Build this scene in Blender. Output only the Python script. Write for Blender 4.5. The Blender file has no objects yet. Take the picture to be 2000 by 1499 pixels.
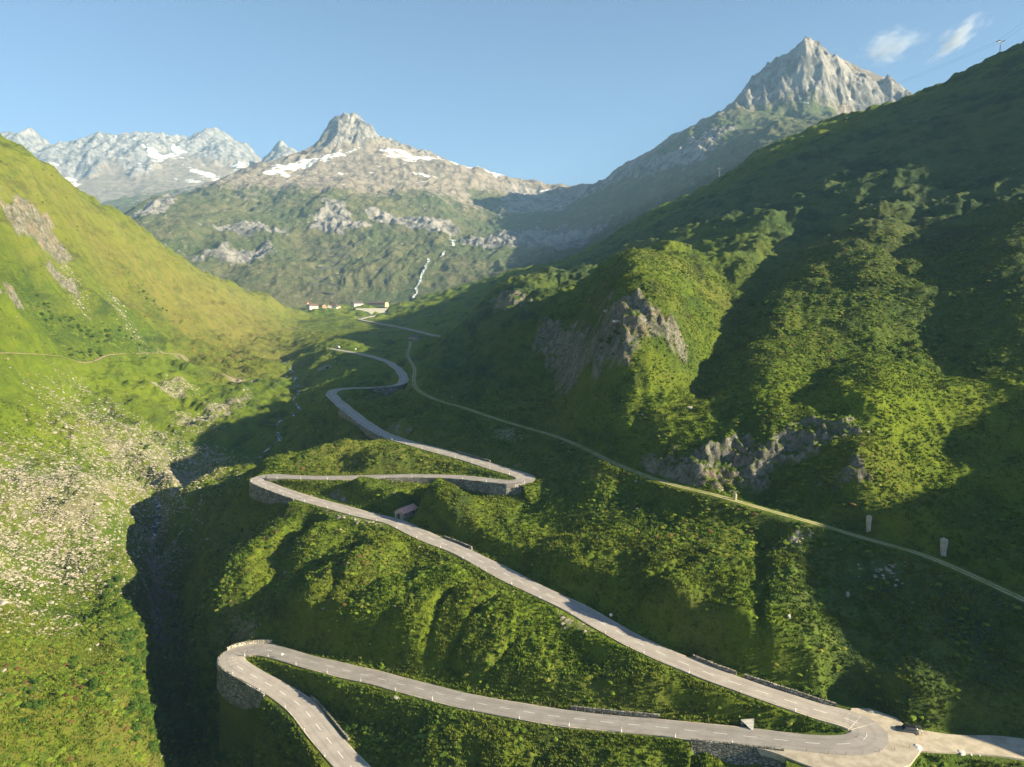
import bpy, bmesh, math, random, time
import numpy as np
from mathutils import Vector, Matrix
T0 = time.time()
PI = math.pi
rng = np.random.default_rng(7)
random.seed(7)
C = bpy.context.scene.collection
scene = bpy.context.scene
QC = 1.0            # mesh coarseness of the ground (1 = final)

# ------------------------------------------------------------------ camera, sky, sun, exposure
F_PX, W_PX, H_PX = 1450.0, 2000.0, 1499.0
PITCH = math.radians(6.3)
cam_d = bpy.data.cameras.new('camera')
cam = bpy.data.objects.new('camera', cam_d); C.objects.link(cam)
cam_d.sensor_fit = 'HORIZONTAL'; cam_d.sensor_width = 36.0
cam_d.lens = 36.0 * F_PX / W_PX
cam_d.clip_start = 1.0; cam_d.clip_end = 60000.0
cam.location = (0, 0, 0)
cam.rotation_euler = (PI/2 - PITCH, 0, 0)
scene.camera = cam

SUN_AZ = 108.5      # degrees clockwise from +Y (the view direction)
SUN_EL = 21.8
saz, sel = math.radians(SUN_AZ), math.radians(SUN_EL)
SUN = Vector((math.sin(saz)*math.cos(sel), math.cos(saz)*math.cos(sel), math.sin(sel)))
sd = bpy.data.lights.new('sun', 'SUN')
sd.energy = 5.0; sd.angle = math.radians(0.5); sd.color = (1.0, 0.88, 0.60)
sun = bpy.data.objects.new('sun', sd); C.objects.link(sun)
sun.rotation_euler = SUN.to_track_quat('Z', 'Y').to_euler()
sun.location = (300, -100, 600)

world = bpy.data.worlds.new('World'); scene.world = world
world.use_nodes = True
wn = world.node_tree
for n in list(wn.nodes): wn.nodes.remove(n)
sky = wn.nodes.new('ShaderNodeTexSky'); sky.sky_type = 'NISHITA'
sky.sun_disc = False; sky.sun_elevation = sel; sky.sun_rotation = saz
sky.altitude = 1800; sky.air_density = 1.0; sky.dust_density = 0.6; sky.ozone_density = 3.0
bg = wn.nodes.new('ShaderNodeBackground'); bg.inputs['Strength'].default_value = 0.05
wo = wn.nodes.new('ShaderNodeOutputWorld')
wn.links.new(sky.outputs[0], bg.inputs[0]); wn.links.new(bg.outputs[0], wo.inputs[0])

scene.view_settings.view_transform = 'Standard'
scene.view_settings.look = 'None'
scene.view_settings.exposure = 1.78
scene.view_settings.gamma = 1.0
scene.cycles.max_bounces = 6
scene.cycles.volume_bounces = 0
scene.cycles.diffuse_bounces = 1
scene.cycles.use_denoising = True

# ------------------------------------------------------------------ geometry of the view (for placing things at real 3-D spots)
cp, sp = math.cos(PITCH), math.sin(PITCH)
def ray(u, v):
    """direction of photograph pixel (u, v): unit horizontal x, y and slope"""
    u = np.asarray(u, float); v = np.asarray(v, float)
    xr = (u-1000.0)/F_PX; yr = -(v-749.5)/F_PX
    fx = xr; fy = cp + yr*sp; fz = -sp + yr*cp
    h = np.hypot(fx, fy)
    return fx/h, fy/h, fz/h
def pd(u, v, d):
    a, b, c = ray(u, v); return np.array([a*d, b*d, c*d])
def proj(x, y, z):
    f = y*cp - z*sp; up = y*sp + z*cp
    return 1000 + F_PX*x/f, 749.5 - F_PX*up/f
def smooth(a, b, x):
    t = np.clip((x-a)/(b-a), 0, 1); return t*t*(3-2*t)

# ------------------------------------------------------------------ noise
def _h(ix, iy, seed):
    n = (ix.astype(np.int64)*374761393 + iy.astype(np.int64)*668265263 + seed*2147483647) & 0xffffffff
    n = ((n ^ (n >> 13))*1274126177) & 0xffffffff
    return (n ^ (n >> 16)) & 0xffffffff
_GT = np.stack([np.cos(np.arange(256)*2*PI/256), np.sin(np.arange(256)*2*PI/256)]).astype(np.float32)
def gn(x, y, seed=0):
    x = np.asarray(x, np.float64); y = np.asarray(y, np.float64)
    ix = np.floor(x); iy = np.floor(y)
    fx = (x-ix).astype(np.float32); fy = (y-iy).astype(np.float32)
    ix = ix.astype(np.int64); iy = iy.astype(np.int64)
    ux = fx*fx*fx*(fx*(fx*6-15)+10); uy = fy*fy*fy*(fy*(fy*6-15)+10)
    def g(dx, dy):
        k = _h(ix+dx, iy+dy, seed) & 255
        return _GT[0][k]*(fx-dx) + _GT[1][k]*(fy-dy)
    a = g(0,0); b = g(1,0); c = g(0,1); d = g(1,1)
    a = a+(b-a)*ux; c = c+(d-c)*ux
    return (a+(c-a)*uy)*1.5
def fbm(x, y, wl, octv=4, gain=.5, seed=0, ridged=False):
    s = 0; amp = 1.0; tot = 0; f = 1.0/wl
    for o in range(octv):
        n = gn(x*f+o*17.3, y*f-o*9.1, seed+o)
        if ridged: n = 1-2*np.abs(n)
        s = s+n*amp; tot += amp; amp *= gain; f *= 2.03
    return s/tot

# ------------------------------------------------------------------ a surface through scattered control points, in (azimuth, log distance)
class Surf:
    def __init__(self, pts, az0, az1, d0, d1, kern='tps', n=420, lam=1e-4):
        P = np.array(pts, float)
        az = np.arctan2(P[:,0], P[:,1]); d = np.hypot(P[:,0], P[:,1])
        q = np.stack([az*2.0, np.log(d)], 1); val = P[:,2]/d
        self.k = kern
        K = self.phi(np.hypot(q[:,None,0]-q[None,:,0], q[:,None,1]-q[None,:,1]))
        N = len(P); A = np.zeros((N+3, N+3)); A[:N,:N] = K + np.eye(N)*lam
        A[:N,N] = 1; A[:N,N+1:] = q; A[N,:N] = 1; A[N+1:,:N] = q.T
        b = np.zeros(N+3); b[:N] = val
        w = np.linalg.solve(A, b)
        self.az = np.linspace(az0, az1, n); self.ld = np.linspace(math.log(d0), math.log(d1), n)
        G = np.zeros((n, n))
        L = self.ld[:,None]; Z = self.az[None,:]*2.0
        for i in range(N): G += w[i]*self.phi(np.hypot(Z-q[i,0], L-q[i,1]))
        G += w[N] + w[N+1]*Z + w[N+2]*L
        self.G = G; self.n = n
    def phi(self, r):
        return r if self.k == 'lin' else r*r*np.log(r+1e-9)
    def __call__(self, x, y):
        az = np.arctan2(x, y); d = np.hypot(x, y)
        i = np.clip((az-self.az[0])/(self.az[1]-self.az[0]), 0, self.n-1.001)
        j = np.clip((np.log(d+1e-6)-self.ld[0])/(self.ld[1]-self.ld[0]), 0, self.n-1.001)
        i0 = i.astype(int); j0 = j.astype(int); fi = i-i0; fj = j-j0; G = self.G
        v = (G[j0,i0]*(1-fi)+G[j0,i0+1]*fi)*(1-fj) + (G[j0+1,i0]*(1-fi)+G[j0+1,i0+1]*fi)*fj
        return v*d

# ------------------------------------------------------------------ the road: pixel chain + heights -> world polyline
def solve_path(px, keys):
    P = np.array(px, float); n = len(P)
    ks = sorted(keys); z = np.interp(np.arange(n), ks, [keys[k] for k in ks])
    a, b, c = ray(P[:,0], P[:,1])
    for it in range(30):
        d = z/c
        x = a*d; y = b*d
        s = np.concatenate([[0], np.cumsum(np.hypot(np.diff(x), np.diff(y)))])
        zn = np.interp(s, [s[k] for k in ks], [keys[k] for k in ks])
        z = z*.5+zn*.5
    d = z/c
    return np.stack([a*d, b*d, z], 1)
def resample(P, step, smooth_it=2):
    P = np.array(P)
    s = np.concatenate([[0], np.cumsum(np.hypot(np.diff(P[:,0]), np.diff(P[:,1])))])
    # Catmull-Rom through the points
    out = []
    n = len(P)
    for i in range(n-1):
        p0 = P[max(i-1,0)]; p1 = P[i]; p2 = P[i+1]; p3 = P[min(i+2,n-1)]
        m = max(2, int((s[i+1]-s[i])/step*2))
        for t in np.arange(m)/m:
            out.append(.5*((2*p1)+(-p0+p2)*t+(2*p0-5*p1+4*p2-p3)*t*t+(-p0+3*p1-3*p2+p3)*t**3))
    out.append(P[-1]); Q = np.array(out)
    s = np.concatenate([[0], np.cumsum(np.hypot(np.diff(Q[:,0]), np.diff(Q[:,1])))])
    t = np.linspace(0, s[-1], max(2, int(s[-1]/step)+1))
    R = np.stack([np.interp(t, s, Q[:,k]) for k in range(3)], 1)
    for _ in range(smooth_it):
        R[1:-1] = R[:-2]*.25+R[1:-1]*.5+R[2:]*.25
    return R

ROAD_PX = [(860,1700),(770,1600),(715,1530),(671,1482),(651,1457),(633,1435),(616,1413),(599,1391),(579,1372),(555,1356),(530,1340),(503,1325),(481,1312),
 (465,1303),(453,1294),(451,1284),(461,1275),(487,1269),(512,1268),(533,1272),(569,1282),(596,1290),(625,1297),(653,1304),(683,1312),(714,1319),
 (746,1327),(779,1336),(814,1344),(850,1353),(887,1363),(926,1372),(970,1381),(1018,1389),(1067,1397),(1113,1403),(1169,1409),(1226,1415),
 (1285,1420),(1346,1427),(1407,1433),(1456,1438),(1520,1445),(1587,1452),(1652,1454),(1685,1449),(1698,1436),(1686,1417),(1648,1402),(1602,1390),(1544,1370),
 (1491,1353),(1438,1335),(1389,1318),(1344,1299),(1301,1281),(1265,1264),(1230,1247),(1198,1229),(1169,1214),(1140,1197),(1110,1181),(1082,1168),
 (1054,1154),(1027,1141),(1000,1128),(948,1101),(893,1073),(845,1054),(803,1034),(767,1018),(736,1011),(698,1002),(666,992),(624,981),(586,971),
 (551,959),(523,948),(508,941),(506,935),(520,931),(550,931),(610,933),(680,933),(750,931),(820,930),(890,932),(943,937),(992,942),(1020,939),
 (1026,934),(1009,925),(960,911),(915,897),(855,880),(803,866),(761,853),(725,835),(700,817),(675,797),(655,780),(647,769),(655,762),(675,759),(700,758),
 (730,757),(760,755),(780,751),(789,743),(783,727),(770,715),(755,706),(735,699),(712,693),(685,688),(662,684),(645,681)]
def ix(p): return ROAD_PX.index(p)
ROAD = solve_path(ROAD_PX, {0:-119, ix((579,1372)):-112.2, ix((461,1275)):-109, ix((1018,1389)):-102.5, ix((1587,1452)):-97.9, ix((1652,1454)):-97.6, ix((1698,1436)):-97.2, ix((1648,1402)):-96.6,
  ix((1082,1168)):-88, ix((508,941)):-78.5, ix((520,931)):-77.5, ix((1026,934)):-70.5, ix((647,769)):-64.5, ix((675,759)):-63.5, ix((789,743)):-61, ix((645,681)):-51})
ROAD_PTS = resample(ROAD, 2.0)
ROAD2 = solve_path([(905,664),(850,656),(825,650),(787,641),(750,634),(712,627),(702,624),(712,621),(745,614),(756,610)],
                   {0:-44, 1:-42.5, 3:-38, 6:-32.5, 9:-24})
ROAD2_PTS = resample(ROAD2, 6.0)
TRACK = solve_path([(2160,1240),(2000,1172),(1900,1125),(1800,1083),(1700,1055),(1600,1025),(1500,997),(1400,968),(1300,943),(1200,905),(1150,880),(1100,858),
   (1050,842),(1000,828),(950,812),(900,795),(860,784),(828,770),(812,757),(808,740),(810,722),(802,706),(796,694),(800,678),(802,667)],
   {0:-80, 1:-77, 4:-70, 7:-63.5, 13:-60.5, 18:-58.5, 24:-47})
TRACK_PTS = resample(TRACK, 3.0)
LANE = solve_path([(1733,1437),(1745,1439),(1790,1444),(1850,1450),(1920,1456),(2000,1462),(2120,1472)], {0:-97.35, 6:-99})
LANE_PTS = resample(LANE, 2.0)
for nm, P in (('road', ROAD), ('road2', ROAD2), ('track', TRACK), ('lane', LANE)):
    print(nm, 'len', round(float(np.hypot(np.diff(P[:,0]), np.diff(P[:,1])).sum())))
    if nm=='road':
        pass

# ------------------------------------------------------------------ control points of the valley (pixel u, v and horizontal distance d)
A = []
def add(u, *vd):
    for v, d in vd: A.append(pd(u, v, d))
def addz(u, v, z):
    c = ray(u, v)[2]; A.append(pd(u, v, z/c))
# left bank
add(-900, (-150,900),(400,640),(900,400),(1499,150))
add(-350, (60,900),(400,690),(700,520),(1000,365),(1499,165))
add(0, (290,900),(400,800),(500,710),(600,640),(700,565),(800,500),(900,430),(1000,380),(1100,332),(1200,290),(1300,255),(1400,222),(1499,196))
add(100, (345,960),(450,850),(600,740),(750,600),(900,455),(1100,350),(1300,262),(1499,203))
add(200, (405,1060),(500,950),(650,760),(800,580),(950,430),(1100,342),(1200,306),(1320,259),(1499,206))
add(270, (445,1130),(1020,402),(1110,347),(1200,308)); add(285, (1250,288),(1350,250),(1450,218))
add(330, (490,1220),(600,980),(700,790),(830,575),(930,468),(985,425))
add(430, (550,1350),(650,1020),(750,720),(850,560),(920,500))
add(520, (580,1500),(640,1200),(710,850),(760,720))
add(590, (603,1750),(640,1300),(680,940))
add(500, (820,590),(900,490))
# behind the left skyline
for u, v, d in ((-350,100,1150),(0,330,1150),(100,385,1200),(200,445,1300),(330,525,1500),(430,575,1650),(520,597,1750)): add(u, (v+25, d))
# gorge and stream (z set)
GORGE_PX = [(400,1750,-158),(368,1600,-155),(354,1499,-151),(342,1420,-149),(328,1340,-147),(314,1260,-144),(302,1180,-140),(290,1110,-135),(318,1050,-129),(365,985,-121),
   (430,935,-111),(500,893,-102),(545,860,-96),(575,820,-90),(600,785,-84),(590,745,-77),(572,718,-72),(562,700,-68)]
for u, v, z in GORGE_PX: addz(u, v, z)
# floor towards the village
add(640, (650,1040),(625,1380),(606,1800),(598,1950))
add(700, (700,745),(660,930),(640,1150),(604,1700),(597,1900))
add(760, (680,860),(655,960),(602,1650),(596,1850))
add(560, (660,1050),(620,1450))
add(800, (592,1880),(615,1450),(632,1220))
add(900, (560,1800),(580,1550),(600,1330),(625,1130))
add(1000, (530,1700),(550,1500))
add(1130, (495,1600),(515,1430))
add(1200, (460,1450),(480,1300))
add(1300, (400,1540),(430,1260))
add(1480, (315,1330)); add(1650, (238,1150)); add(1780, (190,960)); add(1870,(150,930)); add(1950,(108,920)); add(2000, (93,930)); add(2200,(-10,850)); add(2600,(-100,800)); add(3200,(-100,700))
# behind the right skyline
for u, v, d in ((760,640,2200),(1000,580,2100),(1200,520,1800),(1300,470,1850),(1480,400,1650),(1650,330,1480),(1780,280,1250),(2000,220,1250),(2600,0,1200)): add(u, (v, d))
# right bank
add(820, (692,730))
add(870, (720,560),(655,800))
add(900, (750,490),(690,590),(640,680))
add(1000, (790,400),(720,460),(640,540),(560,640),(546,700))
add(1100, (830,345),(790,385),(740,425),(660,470),(600,545),(552,640),(530,900))
add(1200, (870,288),(800,316),(762,331),(645,355),(590,384),(540,425),(515,480),(500,860))
add(1300, (900,273),(860,281),(800,308),(745,331),(660,348),(600,375),(540,416),(500,458),(465,720),(440,900))
add(1400, (925,264),(880,272),(850,284),(800,309),(745,333),(690,358),(600,420),(500,560),(400,800))
add(1500, (952,260),(905,266),(875,271),(850,278),(800,302),(740,328),(650,370),(550,450),(450,580),(380,730))
add(1600, (985,252),(930,259),(850,281),(780,315),(700,352),(600,410),(480,530),(350,720))
add(1700, (930,258),(850,277),(760,326),(680,361),(600,401),(450,515),(320,680))
add(1850, (1030,249),(930,275),(850,304),(760,345),(680,382),(600,421),(450,530),(320,660),(220,780))
add(2000, (1100,241),(1000,264),(900,290),(800,323),(600,398),(400,520),(200,720))
add(2300, (1100,250),(900,315),(600,430),(200,700))
add(3000, (900,320),(500,400),(100,640))
# between the roads
addz(1000,1250,-94); addz(700,1150,-95); addz(560,1150,-99.5); addz(480,1050,-99); addz(430,1190,-106); addz(375,1120,-111.5); addz(385,1240,-116); addz(400,1060,-106.5); addz(420,1000,-102); addz(500,1180,-102)
addz(900,1200,-93.5); addz(1250,1340,-95.5); addz(1450,1390,-94.5); addz(700,960,-75.5); addz(850,1000,-77); addz(650,905,-74)
addz(560,905,-82); addz(1150,1000,-73); addz(1300,1100,-77); addz(1500,1200,-80.5); addz(1700,1250,-87); addz(1700,1340,-92); addz(1600,1300,-89.6); addz(1900,1300,-87); addz(2000,1250,-83)
addz(1800,1380,-92.5); addz(2100,1400,-92); addz(600,1440,-120); addz(520,1420,-126); addz(450,1380,-131); addz(420,1460,-136); addz(700,1400,-111)
addz(900,1450,-108.5); addz(1100,1470,-106); addz(1300,1480,-104.5); addz(1500,1490,-102.5); addz(1700,1490,-100.5); addz(1900,1499,-101.5)
addz(1000,1600,-113); addz(1500,1600,-107); addz(2000,1650,-106); addz(700,1800,-124); addz(1300,1900,-115)
addz(760,800,-73); addz(700,775,-69); addz(755,776,-71); addz(800,800,-67); addz(640,850,-80); addz(700,730,-61); addz(620,720,-66); addz(720,672,-50)
# to the side of and behind the viewer: open valley and an unseen spur shaped to shade the right slope
for x, y, z in ((255,92,-86),(252,130,-6),(300,150,16),(215,160,-34),(268,205,-2),(264,242,-14),(360,212,14),(460,182,45),(215,128,-62),(330,0,-125),(420,60,-90),(250,-60,-150),(560,-60,-130),(60,70,-118),(0,60,-128),(-60,60,-150),(700,100,-40),(900,-200,-120)):
    A.append(np.array([x, y, z], float))
for P, k in ((ROAD_PTS, 11), (TRACK_PTS, 12), (ROAD2_PTS, 10)):
    for p in P[::k]: A.append(p)
A.append(LANE_PTS[-1])
# drop near-duplicates
B_ = []
for p in A:
    d = math.hypot(p[0], p[1])
    if all(math.hypot(p[0]-q[0], p[1]-q[1]) > .018*d for q in B_): B_.append(p)
print('valley controls', len(A), len(B_))
valley = Surf(B_, math.radians(-95), math.radians(125), 50, 2400, 'tps', 520, 2e-4)

def hit_base(u, v, H, d0=80, d1=2300, n=1500):
    a, b, c = ray(u, v)
    d = np.exp(np.linspace(math.log(d0), math.log(d1), n))
    z = H(a*d, b*d)
    below = (c*d) < z
    k = int(np.argmax(below)) if below.any() else int(np.argmax(z/d))
    if k > 0 and below.any():
        e0 = c*d[k-1]-z[k-1]; e1 = c*d[k]-z[k]; t = e0/(e0-e1+1e-9)
        dd = d[k-1]+(d[k]-d[k-1])*t
    else: dd = d[k]
    return np.array([a*dd, b*dd, c*dd if below.any() else z[k]])

def dist_poly(x, y, P, R):
    """distance to polyline within R, z at the nearest point, signed side"""
    n = x.size; D = np.full(n, 1e9, np.float32); Z = np.zeros(n, np.float32); S = np.zeros(n, np.float32); L = np.zeros(n, np.float32)
    xmin, xmax = P[:,0].min()-R, P[:,0].max()+R; ymin, ymax = P[:,1].min()-R, P[:,1].max()+R
    sel = np.nonzero((x > xmin) & (x < xmax) & (y > ymin) & (y < ymax))[0]
    if not sel.size: return D, Z, S, L
    xs, ys = x[sel], y[sel]
    # bucket by coarse cells for speed
    cs = max(R, 20.0)
    cx = ((xs-xmin)/cs).astype(int); cy = ((ys-ymin)/cs).astype(int)
    w = int((xmax-xmin)/cs)+2
    key = cy*w+cx
    order = np.argsort(key, kind='stable'); ksort = key[order]
    ds = D[sel]; zs = Z[sel]; ss = S[sel]; ls = L[sel]; acc = 0.0
    for i in range(len(P)-1):
        x0, y0, z0 = P[i][:3]; x1, y1, z1 = P[i+1][:3]
        dx, dy = x1-x0, y1-y0; l2 = dx*dx+dy*dy+1e-9; ll = math.sqrt(l2)
        gx0 = int((min(x0,x1)-R-xmin)/cs); gx1 = int((max(x0,x1)+R-xmin)/cs)
        gy0 = int((min(y0,y1)-R-ymin)/cs); gy1 = int((max(y0,y1)+R-ymin)/cs)
        for gy in range(max(gy0,0), gy1+1):
            a = np.searchsorted(ksort, gy*w+max(gx0,0)); b = np.searchsorted(ksort, gy*w+gx1+1)
            if a >= b: continue
            idx = order[a:b]; px = xs[idx]; py = ys[idx]
            t = np.clip(((px-x0)*dx+(py-y0)*dy)/l2, 0, 1)
            qx = px-x0-dx*t; qy = py-y0-dy*t; dd = np.hypot(qx, qy)
            m = dd < ds[idx]
            im = idx[m]
            ds[im] = dd[m]; zs[im] = z0+(z1-z0)*t[m]; ss[im] = np.sign(dx*qy-dy*qx)[m]; ls[im] = acc+ll*t[m]
        acc += ll
    D[sel] = ds; Z[sel] = zs; S[sel] = ss; L[sel] = ls
    return D, Z, S, L
def pip(x, y, poly):
    ins = np.zeros(x.size, bool)
    P = np.array(poly); x0, y0 = P[:,0].min(), P[:,1].min(); x1, y1 = P[:,0].max(), P[:,1].max()
    sel = np.nonzero((x>=x0)&(x<=x1)&(y>=y0)&(y<=y1))[0]
    xs, ys = x[sel], y[sel]; r = np.zeros(sel.size, bool); n = len(P); j = n-1
    for i in range(n):
        c = ((P[i,1] > ys) != (P[j,1] > ys)) & (xs < (P[j,0]-P[i,0])*(ys-P[i,1])/(P[j,1]-P[i,1]+1e-12)+P[i,0])
        r ^= c; j = i
    ins[sel] = r
    return ins

def wpoly(px, H=None):
    H = H or valley
    return [hit_base(u, v, H)[:2] for u, v in px]
print('setup', round(time.time()-T0, 1))

# ------------------------------------------------------------------ road legs and the walls that hold them
def near_ix(u, v, P=None):
    P = ROAD_PTS if P is None else P
    pu, pv = proj(P[:,0], P[:,1], P[:,2]); return int(np.argmin(np.hypot(pu-u, (pv-v)*1.5)))
cuts = [0]+[near_ix(u, v) for u, v in ((451,1284),(1698,1436),(505,936),(1026,934),(648,768))]+[len(ROAD_PTS)-1]
LEGS = [(ROAD_PTS[a:b+1], 4.7, 6.5, .35) for a, b in zip(cuts[:-1], cuts[1:])]
def offset(P, o):
    tg = np.gradient(P[:,:2], axis=0); tg /= np.hypot(tg[:,0], tg[:,1])[:,None]+1e-9
    Q = P.copy(); Q[:,0] += -tg[:,1]*o; Q[:,1] += tg[:,0]*o
    return Q
APRON = ROAD_PTS[near_ix(1480,1441):near_ix(1630,1398)]
def pz0(u, v, z):
    a, b, c = ray(u, v); return np.array([a*z/c, b*z/c, z])
HUT_Z = ROAD_PTS[near_ix(767,1018)][2]-.1
_a, _b, _c = pz0(787.4,1015.5,HUT_Z), pz0(773.6,1011.4,HUT_Z), pz0(812,1006.2,HUT_Z)
_m = (_b-_a)*.5; _e = (_c-_a)/np.linalg.norm(_c-_a)
HUT_PAD = np.array([_a+_m+_e*t for t in np.linspace(-1, 9.5, 6)])
LEGS.append((HUT_PAD, 3.6, 5.5, .15))
APRON_LINE = offset(APRON, -5.0)
LEGS.append((APRON_LINE, 5.0, 5.0, .42))
LEGS.append((LANE_PTS, 4.6, 5.0, .42))
WALLS = []
def wall_span(a, b, side, heights_, label, drop=True, top=.3, off=3.75, thick=.55):
    i, j = near_ix(*a), near_ix(*b); i, j = min(i,j), max(i,j)
    P = ROAD_PTS[i:j+1]; L = float(np.hypot(np.diff(P[:,0]), np.diff(P[:,1])).sum())
    hs = np.array(heights_, float)
    WALLS.append(dict(P=P, side=side, len=L, h=hs.max(), hs=(np.linspace(0, L, len(hs)), hs), label=label, drop=drop, top=top, off=off, thick=thick))
wall_span((540,1347), (458,1276), 1, [.6,2,4,5,5.5,5,4.5,3], 'tall curved rubble stone wall holding the lowest left hairpin above the gorge')
wall_span((1360,1429), (1530,1446), -1, [.3,2.5,4,4.2,3,.4], 'grey stone retaining wall under the lowest road, left of the gravel hairpin')
wall_span((590,972), (506,935), 1, [.3,1.5,2.6,3,2.8], 'rounded stone wall around the outside of the middle left hairpin')
wall_span((760,931), (1010,941), -1, [.3,1.5,2.2,2.4,3,4.2,4.8,4], 'long stone retaining wall under the short level road of the middle hairpins')
wall_span((728,757), (786,748), -1, [3,4.5,5.5,5,3.5], 'pale block wall below the upper bend of the road in the shade')
wall_span((672,798), (760,853), 1, [2,4,2,1,2.5,2.5,.5], 'grey wall under the road just below the shaded upper hairpin')
wall_span((461,1275), (512,1268), 1, [1.2,1.2], 'low pale kerb wall along the upper edge of the lowest left hairpin', False, 1.0, 4.1, .5)
wall_span((579,1372), (650,1456), -1, [1,1], 'thin stone kerb wall on the inner side of the bottom road section', False, .7, 4.0, .45)
wall_span((1100,1401), (1285,1420), 1, [1,1], 'straight stone kerb wall on the uphill edge of the lowest road', False, .8, 4.0, .45)
wall_span((1640,1402), (1450,1340), -1, [1,1], 'stone kerb wall above the road just left of the gravel hairpin, right of the ditch', False, .9, 4.0, .5)
wall_span((1434,1334), (1345,1300), -1, [1,1], 'stone kerb wall on the uphill edge of the long road, left of the ditch', False, .9, 4.0, .5)
wall_span((900,1076), (850,1056), -1, [1,1], 'short stone kerb wall beside the long road, down the road from the stone hut', False, .8, 4.0, .45)
wall_span((945,906), (880,888), -1, [1,1], 'stone kerb wall along the road above the middle right hairpin', False, .8, 4.0, .45)

# ------------------------------------------------------------------ relief of the valley: hummocks, gullies, crags, road shelves
def P3(px, H=None, dz=0):
    H = H or valley
    out = []
    for u, v in px: out.append(hit_base(u, v, H))
    return np.array(out)
PATH_L = resample(P3([(-30,692),(0,690),(60,692),(120,697),(148,707),(165,709),(185,706),(200,697),(215,693),(260,691),(300,690),(350,692)]), 3.0, 12)
# gullies: pixels, half width, depth
GULLY = [([(618,1010),(560,1070),(525,1130),(512,1180),(518,1240)], 7, 6),
  ([(1500,1010),(1488,1080),(1478,1160),(1486,1230),(1476,1325)], 3.2, 2.6),
  ([(1456,1350),(1455,1385),(1462,1420)], 3.0, 3.0),
  ([(1570,415),(1530,480),(1470,560),(1425,620),(1400,680),(1380,740)], 20, 14),
  ([(1790,420),(1760,480),(1740,560)], 8, 3),
  ([(940,1140),(880,1190),(850,1230),(840,1275)], 2.2, 2.0),
  ([(1030,1170),(960,1200),(900,1250),(880,1290)], 1.8, 1.6),
  ([(1345,1110),(1290,1145),(1235,1190),(1195,1225)], 2.4, 2.0),
  ([(1000,1260),(970,1290),(935,1330),(925,1352)], 1.0, 1.0),
  ([(700,1090),(665,1150),(650,1175)], 4, 3),
  ([(1850,860),(1900,900),(1960,880)], 8, 3),
  ([(1660,690),(1600,740),(1560,800)], 8, 3),
  ([(2000,960),(1930,1010),(1860,1060)], 9, 5),
  ([(90,430),(120,520),(170,600),(260,660)], 12, 5),
  ([(300,330+130),(380,560),(450,640)], 10, 3),
  ([(240,560),(330,640),(400,700)], 9, 3)]
GUL = [(resample(P3(p), 3.0, 1), w, dep) for p, w, dep in GULLY]
# rounded knolls and hollows: pixel, radius along x, radius along y, height, turn
KNOLL = [(640,890,22,14,5.5,0),(760,900,20,14,4,0),(610,940,10,8,1.5,0),(810,975,20,10,4,0),(600,1085,34,20,4.5,-.4),(470,1080,24,26,2.5,0),
  (720,1105,22,10,5,.5),(660,1160,18,9,3,.5),(800,1190,30,12,7,.6),(850,1215,16,10,4,.6),(1000,1215,14,10,4,.4),(960,1200,16,8,3,.4),(1330,1200,16,9,4.5,-.6),(1400,1255,14,6,3,-.6),
  (1260,1230,9,7,3,0),(1230,1120,22,14,3.5,0),(1110,1090,22,12,2.5,0),(1270,590,42,40,9,0),(1240,640,30,26,6,0),(1120,600,40,30,5,0),
  (1650,760,45,34,9,0),(1500,830,26,22,4,0),(1800,820,34,24,6,0),(1640,940,16,10,3,0),
  (1200,760,26,18,3,0),(1050,800,16,20,2,0),(700,1170,12,10,2,0),(640,1240,20,8,3,.3),(780,1260,22,9,4,.3),
  (170,1380,34,28,9,0),(60,1250,28,26,4,0),(220,1290,18,18,3,0),(450,560,40,34,5,0),(460,552,22,20,6,0),(520,760,30,26,5,0),(440,770,34,22,4,0),
  (1000,1440,26,12,3,0),(850,1470,20,10,3,0),(1250,1460,26,12,3,0),(1650,1490,20,8,1.5,0),(560,1400,8,10,2,0)]
KN = [(hit_base(u, v, valley), rx, ry, h, a) for u, v, rx, ry, h, a in KNOLL]

FLOOR = wpoly([(545,625),(590,612),(860,615),(860,700),(800,745),(700,750),(610,740),(560,700)])
def octs(x, y, wl, n, gain, seed, cell, ridged=False):
    s = np.zeros(x.shape, np.float32); amp = 1.0
    for o in range(n):
        w = wl/(2.03**o)
        k = smooth(1.6, 3.2, w/cell)
        if np.any(k > 0):
            g = gn(x/w+o*17.3, y/w-o*9.1, seed+o)
            if ridged: g = 1-2.2*np.abs(g)
            s += (g*amp*k).astype(np.float32)
        amp *= gain
    return s
def blurmask(x, y, poly, feather, seed=0, warp=6.0):
    """soft polygon mask with a ragged border, in world space"""
    P = np.array(poly); R = feather+warp*2
    out = np.zeros(x.size, np.float32)
    i = np.nonzero((x > P[:,0].min()-R) & (x < P[:,0].max()+R) & (y > P[:,1].min()-R) & (y < P[:,1].max()+R))[0]
    if not i.size: return out
    x = x[i]; y = y[i]
    wx = x+warp*gn(x/(warp*2.2), y/(warp*2.2), seed+50)+warp*.5*gn(x/(warp*.8), y/(warp*.8), seed+52)
    wy = y+warp*gn(x/(warp*2.2), y/(warp*2.2), seed+51)+warp*.5*gn(x/(warp*.8), y/(warp*.8), seed+53)
    ins = pip(wx, wy, P)
    D = dist_poly(wx, wy, np.vstack([np.c_[P, np.zeros(len(P))], [P[0][0], P[0][1], 0]]), feather*1.2)[0]
    out[i] = np.where(ins, .5+.5*np.clip(D/feather, 0, 1), .5-.5*np.clip(D/feather, 0, 1))
    return out

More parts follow.
